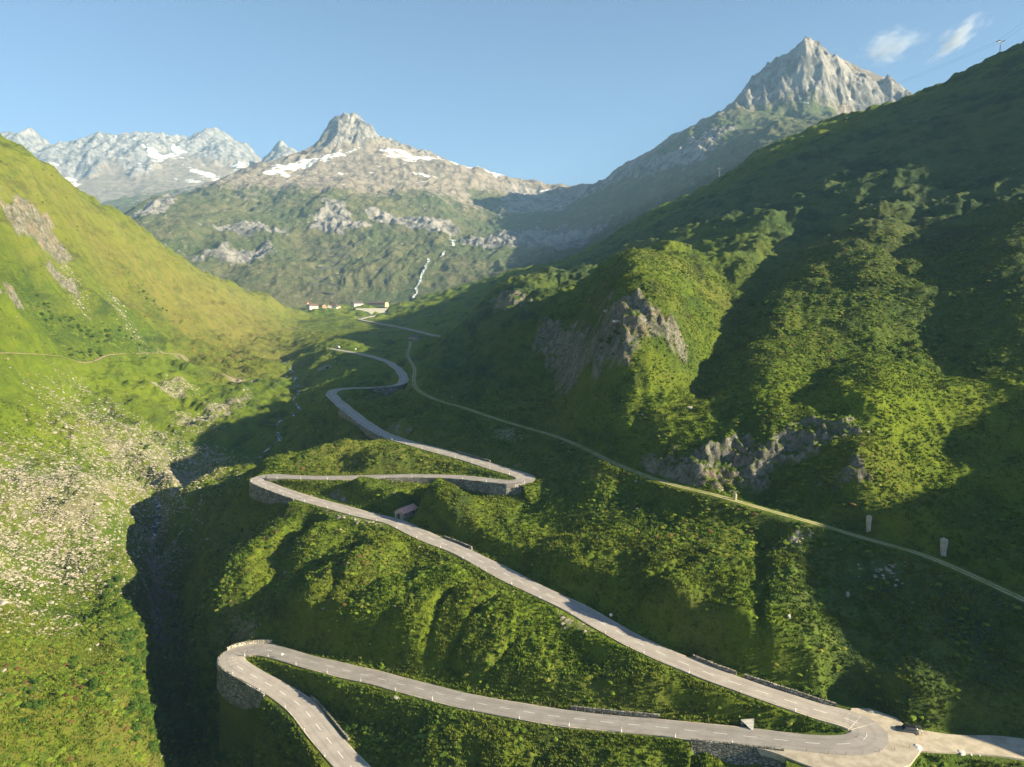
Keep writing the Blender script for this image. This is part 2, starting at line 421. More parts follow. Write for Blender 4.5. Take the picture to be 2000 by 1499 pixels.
ROCKS = {   # name: outline in the photograph, feather, warp, relief
 'knoll_crag': ([(1045,690),(1060,640),(1110,640),(1150,655),(1180,665),(1215,640),(1250,625),(1262,655),(1300,655),(1330,670),(1335,715),(1300,700),(1262,700),(1235,740),(1180,765),(1110,772),(1085,770),(1090,735),(1060,715)], 9, 5, 5),
 'track_crag': ([(1240,915),(1262,890),(1330,895),(1440,860),(1470,880),(1530,870),(1570,845),(1630,840),(1690,850),(1700,870),(1640,890),(1590,905),(1530,925),(1480,945),(1400,955),(1330,955),(1280,935)], 6, 4, 3.5),
 'small_crag': ([(1610,960),(1650,940),(1700,940),(1700,962),(1640,975)], 3, 3, 1.5),
 'knoll_top_rock': ([(1168,598),(1205,600),(1205,620),(1175,622)], 4, 3, 2),
 'left_rib': ([(-20,370),(40,385),(80,415),(115,455),(120,490),(150,520),(150,530),(105,515),(80,490),(45,465),(0,410)], 12, 10, 9),
 'left_rib_low': ([(100,500),(150,560),(165,600),(135,560),(95,520)], 6, 6, 4),
 'left_edge_rock': ([(-20,570),(20,575),(45,605),(40,612),(0,595)], 6, 5, 4),
 'road_cut': ([(985,905),(1010,905),(1045,925),(1060,940),(1040,938),(1000,918)], 3, 2, 1.5),
 'outcrop_below_road': ([(625,968),(650,955),(680,958),(695,985),(660,983)], 2.5, 1.5, 2),
 'roadside_boss': ([(1255,1240),(1275,1225),(1310,1240),(1320,1262),(1300,1268),(1262,1250)], 1.5, 1, 1.5),
 'far_cut': ([(670,672),(690,668),(735,680),(738,692),(700,688)], 4, 3, 2),
 'gorge_rock': ([(275,1130),(300,1090),(330,1110),(345,1200),(350,1280),(320,1260),(290,1200)], 6, 5, 2.5),
 'cut_above_bend': ([(860,768),(900,770),(900,792),(870,785)], 4, 3, 1.5),
 'cut2': ([(740,838),(790,825),(810,845),(790,855),(750,845)], 4, 3, 1.5),
 'silhouette_knoll': ([(955,600),(985,570),(1040,580),(1035,600),(985,605)], 6, 5, 3),
}
for k in list(ROCKS):
    px, f, w, r = ROCKS[k]; ROCKS[k] = (wpoly(px), f, w, r)

def heights(x, y, masks=None, cell=None):
    """ground height of the valley at world x, y"""
    shp = np.shape(x); x = np.asarray(x, float).ravel(); y = np.asarray(y, float).ravel()
    d = np.hypot(x, y)
    if cell is None: cell = np.maximum(.0032*d, .1)
    z = valley(x, y).astype(np.float64)
    # nearness of built lines
    rd, rz, rs, rl = dist_poly(x, y, ROAD_PTS, 40)
    r2, z2, s2, _ = dist_poly(x, y, ROAD2_PTS, 40)
    td, tz, ts, _ = dist_poly(x, y, TRACK_PTS, 40)
    ld, lz, ls, _ = dist_poly(x, y, LANE_PTS, 40)
    ad = dist_poly(x, y, APRON_LINE, 30)[0]
    near = np.minimum(np.minimum(np.minimum(rd, td+1.5), np.minimum(ld-1, r2)), np.maximum(ad-1.6, 0))
    q = smooth(3.0, 15, near)                         # relief fades towards the road shelves
    far = smooth(250, 700, d)
    q = q*(1-.8*blurmask(x, y, FLOOR, 60, 9, 20))
    # rounded humps
    wx = x+9*gn(x/60, y/60, 31); wy = y+9*gn(x/60, y/60, 32)
    hum = octs(wx, wy, 70, 2, .55, 3, cell)*3.4 + octs(wx, wy, 24, 3, .55, 5, cell)*1.5
    hum += octs(x*1.0, y*1.0, 9, 3, .55, 9, cell)*.55
    z = z + hum*q*(1+.9*far)
    # down-slope ribbing on the big flanks
    rb = octs(x*.55+y*.95, (x*.95-y*.55)*.22, 26, 4, .55, 14, cell)
    flank = smooth(300, 560, d)
    z = z + rb*(4.2)*flank*q + octs(x, y, 30, 5, .62, 47, cell)*2.6*flank*q
    # knolls
    for (p, rx, ry, h, a) in KN:
        m = (np.abs(x-p[0]) < 3*max(rx, ry)) & (np.abs(y-p[1]) < 3*max(rx, ry))
        i = np.nonzero(m)[0]
        if not i.size: continue
        ca, sa = math.cos(a), math.sin(a)
        X = (x[i]-p[0])*ca+(y[i]-p[1])*sa; Y = -(x[i]-p[0])*sa+(y[i]-p[1])*ca
        z[i] += h*np.exp(-((X/rx)**2+(Y/ry)**2)*1.1)*smooth(4, 14, near[i])
    # gullies
    for P, w, dep in GUL:
        R = w*3.6
        i = np.nonzero((x > P[:,0].min()-R) & (x < P[:,0].max()+R) & (y > P[:,1].min()-R) & (y < P[:,1].max()+R))[0]
        if not i.size: continue
        xi, yi = x[i], y[i]
        gx = xi+w*.6*gn(xi/(w*2.5), yi/(w*2.5), 71); gy = yi+w*.6*gn(xi/(w*2.5), yi/(w*2.5), 72)
        D = dist_poly(gx, gy, P, w*2.6)[0]
        z[i] -= dep*np.exp(-(D/w)**2*1.6)*smooth(3.5, 7, near[i])*(D < w*2.6)
    # crags: steep stepped rock where the masks say so
    rock = np.zeros(x.size, np.float32)
    for poly, f, w, r in ROCKS.values():
        m = blurmask(x, y, poly, f, 5, w)
        i = np.nonzero(m > .3)[0]
        if i.size:
            xi, yi, ci = x[i], y[i], cell[i]
            rg = octs(xi*1.3+yi*.5, yi*.75-xi*.25, r*3.2, 5, .55, 23, ci, True)
            st = octs(xi, yi, r*1.2, 3, .6, 27, ci)
            z[i] += smooth(.35, .8, m[i])*(rg*r*.42+np.abs(st)*r*.35)*smooth(3.5, 7, near[i])
        rock = np.maximum(rock, m*smooth(3.2, 5.5, near))
    # tufts and tussocks
    z = z + octs(x, y, 13, 3, .6, 44, cell)*.55*smooth(4, 12, near)*(1+1.2*far)
    z = z + (np.abs(octs(x, y, 5.5, 4, .62, 41, cell))*.85-.2)*smooth(3.6, 7, near)*(1+.8*far)
    shr = np.zeros(x.size, np.float32)
    def shelf(D, Z, hw, up, drop):
        nonlocal z
        w = 1-smooth(hw, hw+up, D)
        z = z*(1-w)+(Z-drop)*w
    # ground drops away below the retaining walls
    for wl in WALLS:
        if wl['h'] <= 0 or not wl['drop']: continue
        D, Z, S, L = dist_poly(x, y, wl['P'], 22)
        k = (S*wl['side'] > 0) & (D < 22) & (L > .01) & (L < wl['len']-.01)
        hh = np.interp(L, wl['hs'][0], wl['hs'][1])
        low = Z-hh-.15*(D-4)
        m = k*(1-smooth(9, 20, D))
        z = np.where(m > 0, np.minimum(z, low)*m+z*(1-m), z)
    shelf(td, tz, 2.2, 5.0, .05)
    pl, pz_, _s, _l = dist_poly(x, y, PATH_L, 12)
    shelf(pl, pz_, 1.6, 6.0, .1)
    shelf(r2, z2, 5.5, 12, 1.0)
    sw = np.zeros(x.size); sz = np.zeros(x.size); wm = np.zeros(x.size)
    for Pl, hw, up, dr in LEGS:
        D, Z, S, L = dist_poly(x, y, Pl, 14)
        w = 1-smooth(hw, hw+up, D)
        k_ = w*w/(1+(D/3.4)**6)
        sw += k_; sz += k_*(Z-dr); wm = np.maximum(wm, w)
    for wl in WALLS:                                   # keep the shelf narrow where a wall holds it
        if not wl['drop']: continue
        D, Z, S, L = dist_poly(x, y, wl['P'], 14)
        k = (S*wl['side'] > 0) & (L > .01) & (L < wl['len']-.01)
        wm = np.where(k & (D < 14), np.minimum(wm, 1-smooth(3.7, 4.5, D)), wm)
    z = z*(1-wm)+np.where(sw > 0, sz/(sw+1e-9), 0)*wm
    # the flat of the lowest hairpin
    if masks is not None:
        masks['rock'] = rock; masks['near'] = near; masks['rd'] = rd; masks['td'] = td; masks['ld'] = ld
    return z.reshape(shp)
def Hs(x, y): return heights(x, y)
def ground(x, y): return float(heights(np.array([x]), np.array([y]))[0])
def hit(u, v, d0=100, d1=2200):
    # coarse to fine
    a, b, c = ray(u, v)
    d = np.exp(np.linspace(math.log(d0), math.log(d1), 450)); below = c*d < heights(a*d, b*d)
    k = int(np.argmax(below)) if below.any() else 449
    lo, hi = d[max(k-1,0)], d[k]
    dd = np.linspace(lo, hi, 12); bl = c*dd < heights(a*dd, b*dd); k = int(np.argmax(bl)) if bl.any() else 11
    return np.array([a*dd[k], b*dd[k], float(heights(np.array([a*dd[k]]), np.array([b*dd[k]]))[0])])

# ------------------------------------------------------------------ mesh helpers
def grid_mesh(name, X, Y, Z, mat, attrs=None, smooth_sh=True):
    nr, nc = X.shape
    me = bpy.data.meshes.new(name)
    nv = nr*nc; nf = (nr-1)*(nc-1)
    co = np.stack([X, Y, Z], -1).astype(np.float32).reshape(-1)
    me.vertices.add(nv); me.vertices.foreach_set('co', co)
    i = np.arange(nr-1)[:,None]*nc+np.arange(nc-1)[None,:]
    q = np.stack([i, i+1, i+nc+1, i+nc], -1).reshape(-1).astype(np.int32)
    me.loops.add(nf*4); me.loops.foreach_set('vertex_index', q)
    me.polygons.add(nf); me.polygons.foreach_set('loop_start', np.arange(nf, dtype=np.int32)*4)
    me.polygons.foreach_set('loop_total', np.full(nf, 4, np.int32))
    me.polygons.foreach_set('use_smooth', np.full(nf, smooth_sh))
    me.update(calc_edges=True)
    for k, a in (attrs or {}).items():
        at = me.attributes.new(k, 'FLOAT_COLOR', 'POINT')
        at.data.foreach_set('color', a.astype(np.float32).reshape(-1))
    me.materials.append(mat)
    o = bpy.data.objects.new(name, me); C.objects.link(o)
    return o

class NT:
    """small node-tree writer"""
    def __init__(s, name):
        s.m = bpy.data.materials.new(name); s.m.use_nodes = True
        s.t = s.m.node_tree; s.t.nodes.clear()
        s.out = s.t.nodes.new('ShaderNodeOutputMaterial')
        s.p = s.t.nodes.new('ShaderNodeBsdfPrincipled')
        s.t.links.new(s.p.outputs[0], s.out.inputs['Surface'])
        s.p.inputs['Roughness'].default_value = .9; s.p.inputs['Specular IOR Level'].default_value = .15
        s._pos = None
    def n(s, t, **kw):
        x = s.t.nodes.new(t)
        for k, v in kw.items(): setattr(x, k, v)
        return x
    def l(s, a, b): s.t.links.new(a, b)
    def put(s, sock, v):
        if v is None: return
        if isinstance(v, (int, float)): sock.default_value = v
        elif isinstance(v, tuple): sock.default_value = v if len(v) == len(sock.default_value) else tuple(v)+(1,)
        else: s.l(v, sock)
    def pos(s):
        if s._pos is None: s._pos = s.n('ShaderNodeNewGeometry').outputs['Position']
        return s._pos
    def objpos(s): return s.n('ShaderNodeTexCoord').outputs['Object']
    def map(s, vec, scale=(1,1,1), rot=(0,0,0), loc=(0,0,0)):
        x = s.n('ShaderNodeMapping'); s.l(vec, x.inputs[0]); x.inputs['Scale'].default_value = scale
        x.inputs['Rotation'].default_value = rot; x.inputs['Location'].default_value = loc
        return x.outputs[0]
    def noise(s, scale, detail=3, rough=.55, vec=None, dist=0):
        x = s.n('ShaderNodeTexNoise'); s.l(vec or s.pos(), x.inputs['Vector'])
        x.inputs['Scale'].default_value = scale; x.inputs['Detail'].default_value = detail
        x.inputs['Roughness'].default_value = rough; x.inputs['Distortion'].default_value = dist
        return x.outputs['Fac']
    def voro(s, scale, vec=None, feature='F1', out='Distance', rnd=1):
        x = s.n('ShaderNodeTexVoronoi', feature=feature); s.l(vec or s.pos(), x.inputs['Vector'])
        x.inputs['Scale'].default_value = scale; x.inputs['Randomness'].default_value = rnd
        return x.outputs[out]
    def ramp(s, f, a, b, lo=0., hi=1.):
        x = s.n('ShaderNodeMapRange', interpolation_type='SMOOTHSTEP'); s.put(x.inputs['Value'], f)
        for k, v in (('From Min',a),('From Max',b),('To Min',lo),('To Max',hi)): x.inputs[k].default_value = v
        return x.outputs[0]
    def mix(s, f, a, b, mode='MIX'):
        x = s.n('ShaderNodeMix', data_type='RGBA', blend_type=mode)
        s.put(x.inputs[0], f); s.put(x.inputs[6], a); s.put(x.inputs[7], b)
        return x.outputs[2]
    def mth(s, op, a, b=0., clamp=False):
        x = s.n('ShaderNodeMath', operation=op, use_clamp=clamp); s.put(x.inputs[0], a); s.put(x.inputs[1], b)
        return x.outputs[0]
    def attr(s, name):
        x = s.n('ShaderNodeAttribute'); x.attribute_name = name
        y = s.n('ShaderNodeSeparateColor'); s.l(x.outputs['Color'], y.inputs[0])
        return y.outputs[0], y.outputs[1], y.outputs[2], x.outputs['Alpha']
    def bump(s, h, strength=.5, dist=.2, nrm=None):
        x = s.n('ShaderNodeBump'); s.put(x.inputs['Height'], h); x.inputs['Strength'].default_value = strength
        x.inputs['Distance'].default_value = dist
        if nrm: s.l(nrm, x.inputs['Normal'])
        return x.outputs[0]
    def done(s, col, nrm=None, rough=None):
        s.put(s.p.inputs['Base Color'], col)
        if nrm: s.l(nrm, s.p.inputs['Normal'])
        if rough is not None: s.put(s.p.inputs['Roughness'], rough)
        return s.m

# ------------------------------------------------------------------ ground material of the near valley
def valley_material():
    t = NT('alpine_ground')
    rock, scree, heath, shrub = t.attr('m1'); lush_sunlit, dry, bare, flower = t.attr('m2'); shade_tint = t.attr('m3')[0]
    big = t.noise(.018, 4); mid = t.noise(.11, 5, .6); fine = t.noise(.9, 5, .65); tiny = t.noise(4.5, 3, .6)
    g = t.mix(t.ramp(mid, .35, .65), (.068,.122,.014), (.140,.195,.015))
    g = t.mix(t.ramp(big, .38, .62), g, t.mix(t.ramp(fine,.3,.7), (.105,.160,.013), (.185,.205,.020)))
    g = t.mix(t.ramp(fine, .5, .78, 0, .75), g, (.045,.090,.014))
    g = t.mix(t.ramp(tiny, .5, .75, 0, .5), g, (.25,.25,.04))
    strk = t.noise(.03, 6, .7, t.map(t.pos(), (1.6,.5,2.4), (0,0,.6)))
    g = t.mix(t.ramp(strk, .48, .66, 0, .75), g, (.030,.050,.016))
    g = t.mix(t.ramp(strk, .44, .30, 0, .6), g, (.20,.185,.045))
    g = t.mix(t.mth('MULTIPLY', shade_tint, .75), g, t.mix(t.ramp(strk, .62, .38), (.020,.050,.034), (.075,.110,.060)))
    g = t.mix(t.mth('MULTIPLY', lush_sunlit, t.ramp(fine,.2,.7,.5,1)), g, (.175,.235,.012))
    g = t.mix(t.mth('MULTIPLY', dry, t.ramp(mid,.3,.6,.35,.95)), g, (.235,.205,.060))
    hn = t.noise(.35, 5, .7)
    g = t.mix(t.mth('MULTIPLY', heath, t.ramp(hn,.42,.6)), g, t.mix(t.ramp(tiny,.3,.7), (.190,.125,.040), (.185,.170,.030)))
    g = t.mix(t.mth('MULTIPLY', shrub, t.ramp(t.noise(.28,4,.7),.36,.56)), g, t.mix(t.ramp(fine,.3,.7), (.028,.062,.014), (.075,.125,.018)))
    # soil and stone
    sr = t.noise(.5, 6, .7); sv = t.voro(.55, out='Distance')
    stone = t.mix(t.ramp(sr,.35,.65), (.24,.20,.155), (.42,.375,.30))
    vec2 = t.map(t.pos(), (1,1,.35), (.5,.3,.4))
    rk = t.noise(.28, 8, .68, vec2); rk2 = t.noise(1.6, 5, .7, vec2)
    rc = t.mix(t.ramp(rk,.32,.62), (.13,.125,.115), (.40,.365,.31))
    rc = t.mix(t.ramp(rk2,.45,.7,0,.6), rc, (.09,.088,.08))
    rc = t.mix(t.ramp(t.noise(.07,3),.5,.65,0,.6), rc, (.40,.29,.20))
    vs = t.voro(.75, feature='F1', out='Distance'); vc = t.voro(.75, feature='F1', out='Color')
    vs2 = t.voro(.32)
    def cells(scale, lo, hi):
        vv = t.n('ShaderNodeTexVoronoi', feature='F1'); t.l(t.pos(), vv.inputs['Vector']); vv.inputs['Scale'].default_value = scale
        sc_ = t.n('ShaderNodeSeparateColor'); t.l(vv.outputs['Color'], sc_.inputs[0])
        on = t.mth('LESS_THAN', sc_.outputs[0], t.mth('MULTIPLY', t.mth('MULTIPLY', scree, t.ramp(t.noise(.06,4,.7),.36,.62,.25,1)), hi))
        return t.mth('MULTIPLY', on, t.ramp(vv.outputs['Distance'], .55, .40)), sc_.outputs[1]
    gr = t.mth('MULTIPLY', scree, t.ramp(t.mth('ADD', t.noise(.07,5,.7), t.mth('MULTIPLY', scree, .16)), .56, .74, 0, .8))
    col = t.mix(gr, g, t.mix(t.ramp(tiny,.3,.7), (.24,.21,.13), (.36,.32,.22)))
    for sc_n, hi_ in ((.45,.55),(.95,.75)):
        cm, cr = cells(sc_n, 0, hi_)
        col = t.mix(cm, col, t.mix(cr, (.30,.265,.21), (.48,.425,.34)))
    sm = gr
    col = t.mix(t.mth('MULTIPLY', bare, t.ramp(t.mth('ADD', t.noise(.6,5,.7), t.mth('MULTIPLY',bare,.3)), .55,.68)), col, t.mix(t.ramp(sr,.3,.7), (.30,.235,.165), (.40,.33,.25)))
    grassy = t.ramp(t.noise(.5,6,.7), .46, .62)
    rm = t.mth('MULTIPLY', t.ramp(rock,.42,.62), t.mth('SUBTRACT', 1.0, t.mth('MULTIPLY', grassy, .75)))
    # level rock ledges keep their turf
    geo = t.n('ShaderNodeNewGeometry'); sx = t.n('ShaderNodeSeparateXYZ'); t.l(geo.outputs['Normal'], sx.inputs[0])
    steep = t.ramp(sx.outputs[2], .90, .70)
    rm = t.mth('MULTIPLY', rm, steep)
    col = t.mix(rm, col, rc)
    fl = t.mth('MULTIPLY', flower, t.ramp(t.voro(1.4), .16, .10))
    col = t.mix(fl, col, (.6,.62,.5))
    hgt = t.mth('ADD', t.mth('MULTIPLY', fine, 1.0), t.mth('MULTIPLY', tiny, .35))
    nb = t.bump(t.noise(.22, 6, .68), .8, 4.0)
    nb = t.bump(hgt, .9, 1.0, nb)
    nb = t.bump(t.mth('MULTIPLY', rk2, rm), 1.0, 1.2, nb)
    return t.done(col, nb, .95)
MAT_VALLEY = valley_material()

MASKPX = {
 'scree': [([(150,760),(170,790),(260,830),(350,850),(430,880),(440,930),(400,960),(350,1000),(310,1060),(290,1120),(150,1140),(0,1180),(-60,1180),(-60,860),(20,860),(90,900),(150,880),(130,800)], 26, 16, 1.0),
           ([(330,795),(360,815),(400,828),(450,805),(485,775),(480,785),(440,780),(400,800),(360,800)], 6, 5, 1.3),
           ([(290,755),(340,745),(385,758),(365,768),(320,768)], 5, 5, 1.2),
           ([(210,580),(235,600),(250,640),(300,700),(260,650),(225,620)], 8, 8, .8),
           ([(120,500),(140,590),(170,620),(150,560)], 6, 6, .9),
           ([(430,870),(470,900),(430,930),(400,950),(380,900)], 15, 10, .75),
           ([(665,1003),(700,1008),(760,1018),(755,1032),(690,1030)], 2.5, 2, 1.2),
           ([(1085,1190),(1110,1195),(1150,1212),(1185,1235),(1140,1245),(1100,1225)], 2, 1.5, 1.2),
           ([(1670,1130),(1700,1118),(1760,1125),(1755,1150),(1700,1152)], 2.5, 2, 1.2),
           ([(1520,1060),(1570,1040),(1590,1048),(1560,1075)], 2.5, 2, 1.0),
           ([(950,835),(1010,840),(1020,860),(970,865)], 4, 3, .9),
           ([(1090,860),(1150,890),(1130,885)], 4, 3, .9),
           ([(180,1140),(60,1200),(0,1240),(-40,1200),(0,1140)], 14, 8, .6)],
 'heath': [([(200,500),(330,580),(450,650),(540,690),(545,740),(440,730),(330,640),(230,580)], 40, 25, .9),
           ([(280,480),(400,560),(520,620),(560,660),(480,640),(340,560)], 40, 25, .6),
           ([(0,1330),(120,1300),(230,1370),(300,1470),(290,1520),(-40,1520),(-40,1330)], 20, 14, .95),
           ([(400,1000),(520,960),(560,1040),(480,1200),(380,1200),(340,1100)], 18, 10, .6),
           ([(640,1100),(760,1080),(800,1150),(700,1200),(620,1190)], 12, 10, .6),
           ([(1330,1010),(1460,1050),(1350,1090),(1280,1040)], 12, 8, .75),
           ([(1450,620),(1620,640),(1600,700),(1460,680)], 20, 14, .5),
           ([(1640,920),(1780,900),(1760,970),(1680,1000)], 14, 8, .6),
           ([(1050,790),(1100,830),(1020,830)], 10, 8, .7),
           ([(1270,640),(1300,660),(1340,640),(1320,600)], 12, 8, .7),
           ([(1650,430),(1990,400),(2000,560),(1500,600),(1400,560),(1560,450)], 30, 20, .45),
           ([(400,720),(480,730),(470,760),(400,745)], 10, 8, .6)],
 'shrub': [([(0,480),(60,520),(130,610),(270,640),(300,700),(180,690),(60,640),(0,560)], 20, 14, .9),
           ([(130,680),(200,680),(190,700),(130,700)], 6, 5, 1),
           ([(250,540),(310,600),(330,650),(280,600)], 12, 10, .7),
           ([(180,1150),(270,1110),(300,1300),(340,1500),(240,1500),(200,1350),(150,1280)], 14, 8, .9),
           ([(300,1120),(400,1180),(430,1300),(450,1499),(320,1499)], 12, 8, .9),
           ([(540,1060),(900,1080),(1080,1180),(1000,1290),(760,1250),(520,1200)], 20, 14, .38),
           ([(460,1380),(560,1400),(640,1499),(440,1499)], 10, 8, .7),
           ([(680,1370),(1000,1430),(1000,1499),(720,1499)], 12, 8, .4),
           ([(850,820),(1100,880),(1250,960),(1480,1010),(1400,1060),(1000,930)], 18, 12, .55),
           ([(1000,560),(1300,560),(1400,600),(1300,680),(1060,640)], 18, 12, .55),
           ([(1300,640),(1700,560),(1990,600),(1990,700),(1500,800),(1350,760)], 25, 18, .7),
           ([(1280,860),(1500,830),(1700,860),(1650,940),(1400,960)], 15, 10, .6),
           ([(1400,520),(1990,430),(1990,620),(1450,620)], 40, 22, .8),
           ([(480,1290),(640,1330),(760,1400),(640,1420)], 8, 5, .6)],
 'shade_tint': [([(1000,560),(1130,510),(1300,430),(1500,330),(1780,195),(2010,90),(2300,0),(2300,560),(1950,600),(1600,560),(1480,480),(1330,470),(1150,540)], 60, 30, .9),  # bluish dark green painted where the slopes lie in shade
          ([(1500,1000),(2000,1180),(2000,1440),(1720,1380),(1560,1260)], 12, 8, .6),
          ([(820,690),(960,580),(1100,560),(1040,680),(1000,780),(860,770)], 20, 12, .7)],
 'lush_sunlit': [([(500,1050),(1080,1090),(1500,1330),(1420,1410),(900,1350),(620,1270)], 16, 12, .6),  # meadow green, with sunlit stretches painted brighter
          ([(350,1000),(560,960),(600,1060),(500,1230),(370,1220)], 14, 10, .55),
          ([(1350,790),(1700,680),(1930,760),(1940,900),(1800,980),(1700,860),(1500,830)], 30, 18, .85),
          ([(0,700),(140,740),(130,860),(0,850)], 40, 20, .9),
          ([(0,600),(300,700),(420,800),(200,800),(0,720)], 50, 25, .6),
          ([(900,1280),(1080,1200),(1150,1290),(1100,1350),(900,1340)], 12, 8, .6),
          ([(480,1290),(560,1285),(600,1330),(500,1330)], 4, 3, .7),
          ([(60,1150),(240,1300),(260,1420),(60,1300)], 20, 14, .5)],
 'dry': [([(0,290),(230,430),(430,550),(560,600),(560,700),(400,640),(200,520),(0,420)], 60, 30, .8),
         ([(200,1380),(270,1420),(300,1499),(230,1499)], 10, 8, .6),
         ([(1290,1190),(1370,1180),(1440,1290),(1360,1260)], 6, 5, .6),
         ([(560,870),(960,870),(960,925),(600,925)], 10, 8, .35),
         ([(1130,640),(1420,560),(1330,510),(1180,600)], 20, 12, .5),
         ([(1000,1290),(1300,1330),(1380,1400),(1100,1390)], 10, 8, .45)],
 'bare': [([(140,705),(160,712),(190,705),(210,695),(190,700),(165,706)], 2.5, 1, 1.4),
          ([(310,685),(360,690),(378,700),(330,692)], 6, 4, 1.1),
          ([(420,730),(450,728),(500,745),(500,755),(470,750)], 5, 4, 1.0),
          ([(420,1240),(500,1200),(500,1255),(440,1260)], 4, 3, .9),
          ([(630,985),(650,1000),(665,1010),(650,1010)], 3, 2, .8)],
 'flower': [([(600,1300),(760,1350),(760,1400),(640,1390)], 8, 5, 1),
            ([(1780,1060),(2000,1150),(2000,1200),(1750,1140)], 12, 8, .8),
            ([(1150,880),(1400,980),(1480,1030),(1200,960)], 12, 8, .6),
            ([(1500,1000),(1600,1040),(1500,1060)], 8, 6, .8),
            ([(440,1330),(560,1380),(600,1499),(480,1499)], 8, 6, .5)],
}
WMASK = {k: [(wpoly(p), f, w, s_) for p, f, w, s_ in v] for k, v in MASKPX.items()}
def mask(name, x, y):
    m = np.zeros(x.size, np.float32)
    for i, (p, f, w, s_) in enumerate(WMASK[name]): m = np.maximum(m, blurmask(x, y, p, f, 7*i, w)*s_)
    return m

def build_valley():
    step = .0016*QC*1.0
    azs = np.concatenate([np.linspace(-95, -42, 70)[:-1], np.arange(-42, 42, math.degrees(step)), np.linspace(42, 66, 130)[:-1], np.linspace(66, 125, 90)])
    azs = np.radians(azs)
    lds = [math.log(55)]
    while lds[-1] < math.log(2350): 
        d = math.exp(lds[-1]); lds.append(lds[-1]+QC*(.010 if d < 125 else .0022 if d < 330 else .0030))
    D = np.exp(np.array(lds))
    X = D[:,None]*np.sin(azs)[None,:]; Y = D[:,None]*np.cos(azs)[None,:]
    print('valley grid', X.shape, X.size)
    mk = {}
    Z = heights(X, Y, mk, np.repeat((.0021*QC*D)[:,None], X.shape[1], 1).ravel())
    x, y = X.ravel(), Y.ravel()
    M = {k: mask(k, x, y) for k in WMASK}
    off = smooth(3.0, 6.0, mk['near'])
    m1 = np.stack([mk['rock'], M['scree']*off*.74, M['heath']*off, M['shrub']*off], -1)
    m2 = np.stack([M['lush_sunlit'], M['dry'], M['bare'], M['flower']*off], -1)
    m3 = np.stack([M['shade_tint']]*4, -1)
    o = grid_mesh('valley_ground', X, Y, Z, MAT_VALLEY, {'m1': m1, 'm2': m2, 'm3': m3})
    o['kind'] = 'structure'
    return o
build_valley()
print('valley', round(time.time()-T0, 1))

# ------------------------------------------------------------------ road, lane, track
def ribbon(name, P, hw, mat, lift=.0, skirt=1.0, crossn=1, widthf=None):
    P = np.array(P); n = len(P)
    tg = np.gradient(P[:,:2], axis=0); tg /= np.hypot(tg[:,0], tg[:,1])[:,None]+1e-9
    nr = np.stack([-tg[:,1], tg[:,0]], 1)
    s = np.concatenate([[0], np.cumsum(np.hypot(np.diff(P[:,0]), np.diff(P[:,1])))])
    an = np.unwrap(np.arctan2(tg[:,1], tg[:,0])); ds = np.gradient(s); kap = np.gradient(an)/np.maximum(ds, .1)
    if n > 9: kap = np.convolve(np.pad(kap, 3, 'edge'), np.ones(7)/7, 'valid')
    me = bpy.data.meshes.new(name); vs = []; fs = []; uv = []
    for i in range(n):
        w = hw if widthf is None else widthf(i, s[i])
        wl, wr = w if isinstance(w, tuple) else (w, w)
        if kap[i] > .02: wl = min(wl, .62/kap[i])
        if kap[i] < -.02: wr = min(wr, -.62/kap[i])
        l = P[i,:2]+nr[i]*wl; r = P[i,:2]-nr[i]*wr; z = P[i,2]+lift
        vs += [(l[0], l[1], z-skirt), (l[0], l[1], z), (r[0], r[1], z), (r[0], r[1], z-skirt)]
        uv += [(0, s[i]), (-wl, s[i]), (wr, s[i]), (0, s[i])]
    for i in range(n-1):
        a = i*4; b = a+4
        for k in range(3): fs.append((a+k, a+k+1, b+k+1, b+k))
    me.from_pydata(vs, [], fs); me.update()
    at = me.attributes.new('uvw', 'FLOAT_VECTOR', 'POINT')
    at.data.foreach_set('vector', np.array([(a, b, 0) for a, b in uv], np.float32).reshape(-1))
    me.materials.append(mat)
    o = bpy.data.objects.new(name, me); C.objects.link(o); o['kind'] = 'structure'
    return o
def asphalt():
    t = NT('asphalt')
    a = t.n('ShaderNodeAttribute'); a.attribute_name = 'uvw'
    sx = t.n('ShaderNodeSeparateXYZ'); t.l(a.outputs['Vector'], sx.inputs[0])
    c = t.mix(t.ramp(t.noise(.25,4),.35,.65), (.34,.30,.275), (.41,.365,.335))
    c = t.mix(t.ramp(t.noise(9,3),.35,.7,0,.35), c, (.12,.11,.105))
    w = t.mth('ABSOLUTE', sx.outputs[0])
    tr = t.mth('MULTIPLY', t.ramp(t.mth('ABSOLUTE', t.mth('SUBTRACT', w, 1.7)), .0, .7, .35, 0), t.ramp(t.noise(.12,2),.3,.7,.3,1))
    c = t.mix(tr, c, (.19,.17,.155))
    st = t.map(a.outputs['Vector'], (2.2, .12, 1)); crack = t.noise(1.0, 3, .6, st)
    c = t.mix(t.ramp(crack,.66,.69,0,.6), c, (.09,.085,.08))
    return t.done(c, t.bump(t.noise(14,2), .3, .03), .85)
MAT_ASPHALT = asphalt()
_tg = np.gradient(ROAD_PTS[:,:2], axis=0); _an = np.unwrap(np.arctan2(_tg[:,1], _tg[:,0])); _k = np.gradient(_an)/2.0
CURV = np.convolve(_k, np.ones(9)/9, 'same')
HWL = 3.35+np.clip(-CURV, 0, .13)*9; HWR = 3.35+np.clip(CURV, 0, .13)*9     # wider on the outside of the bends
ribbon('road', ROAD_PTS, 3.3, MAT_ASPHALT, 0, 1.2, widthf=lambda i, s_: (float(HWL[i]), float(HWR[i])))
ribbon('road', ROAD2_PTS, 3.6, MAT_ASPHALT, .4, 2.5)
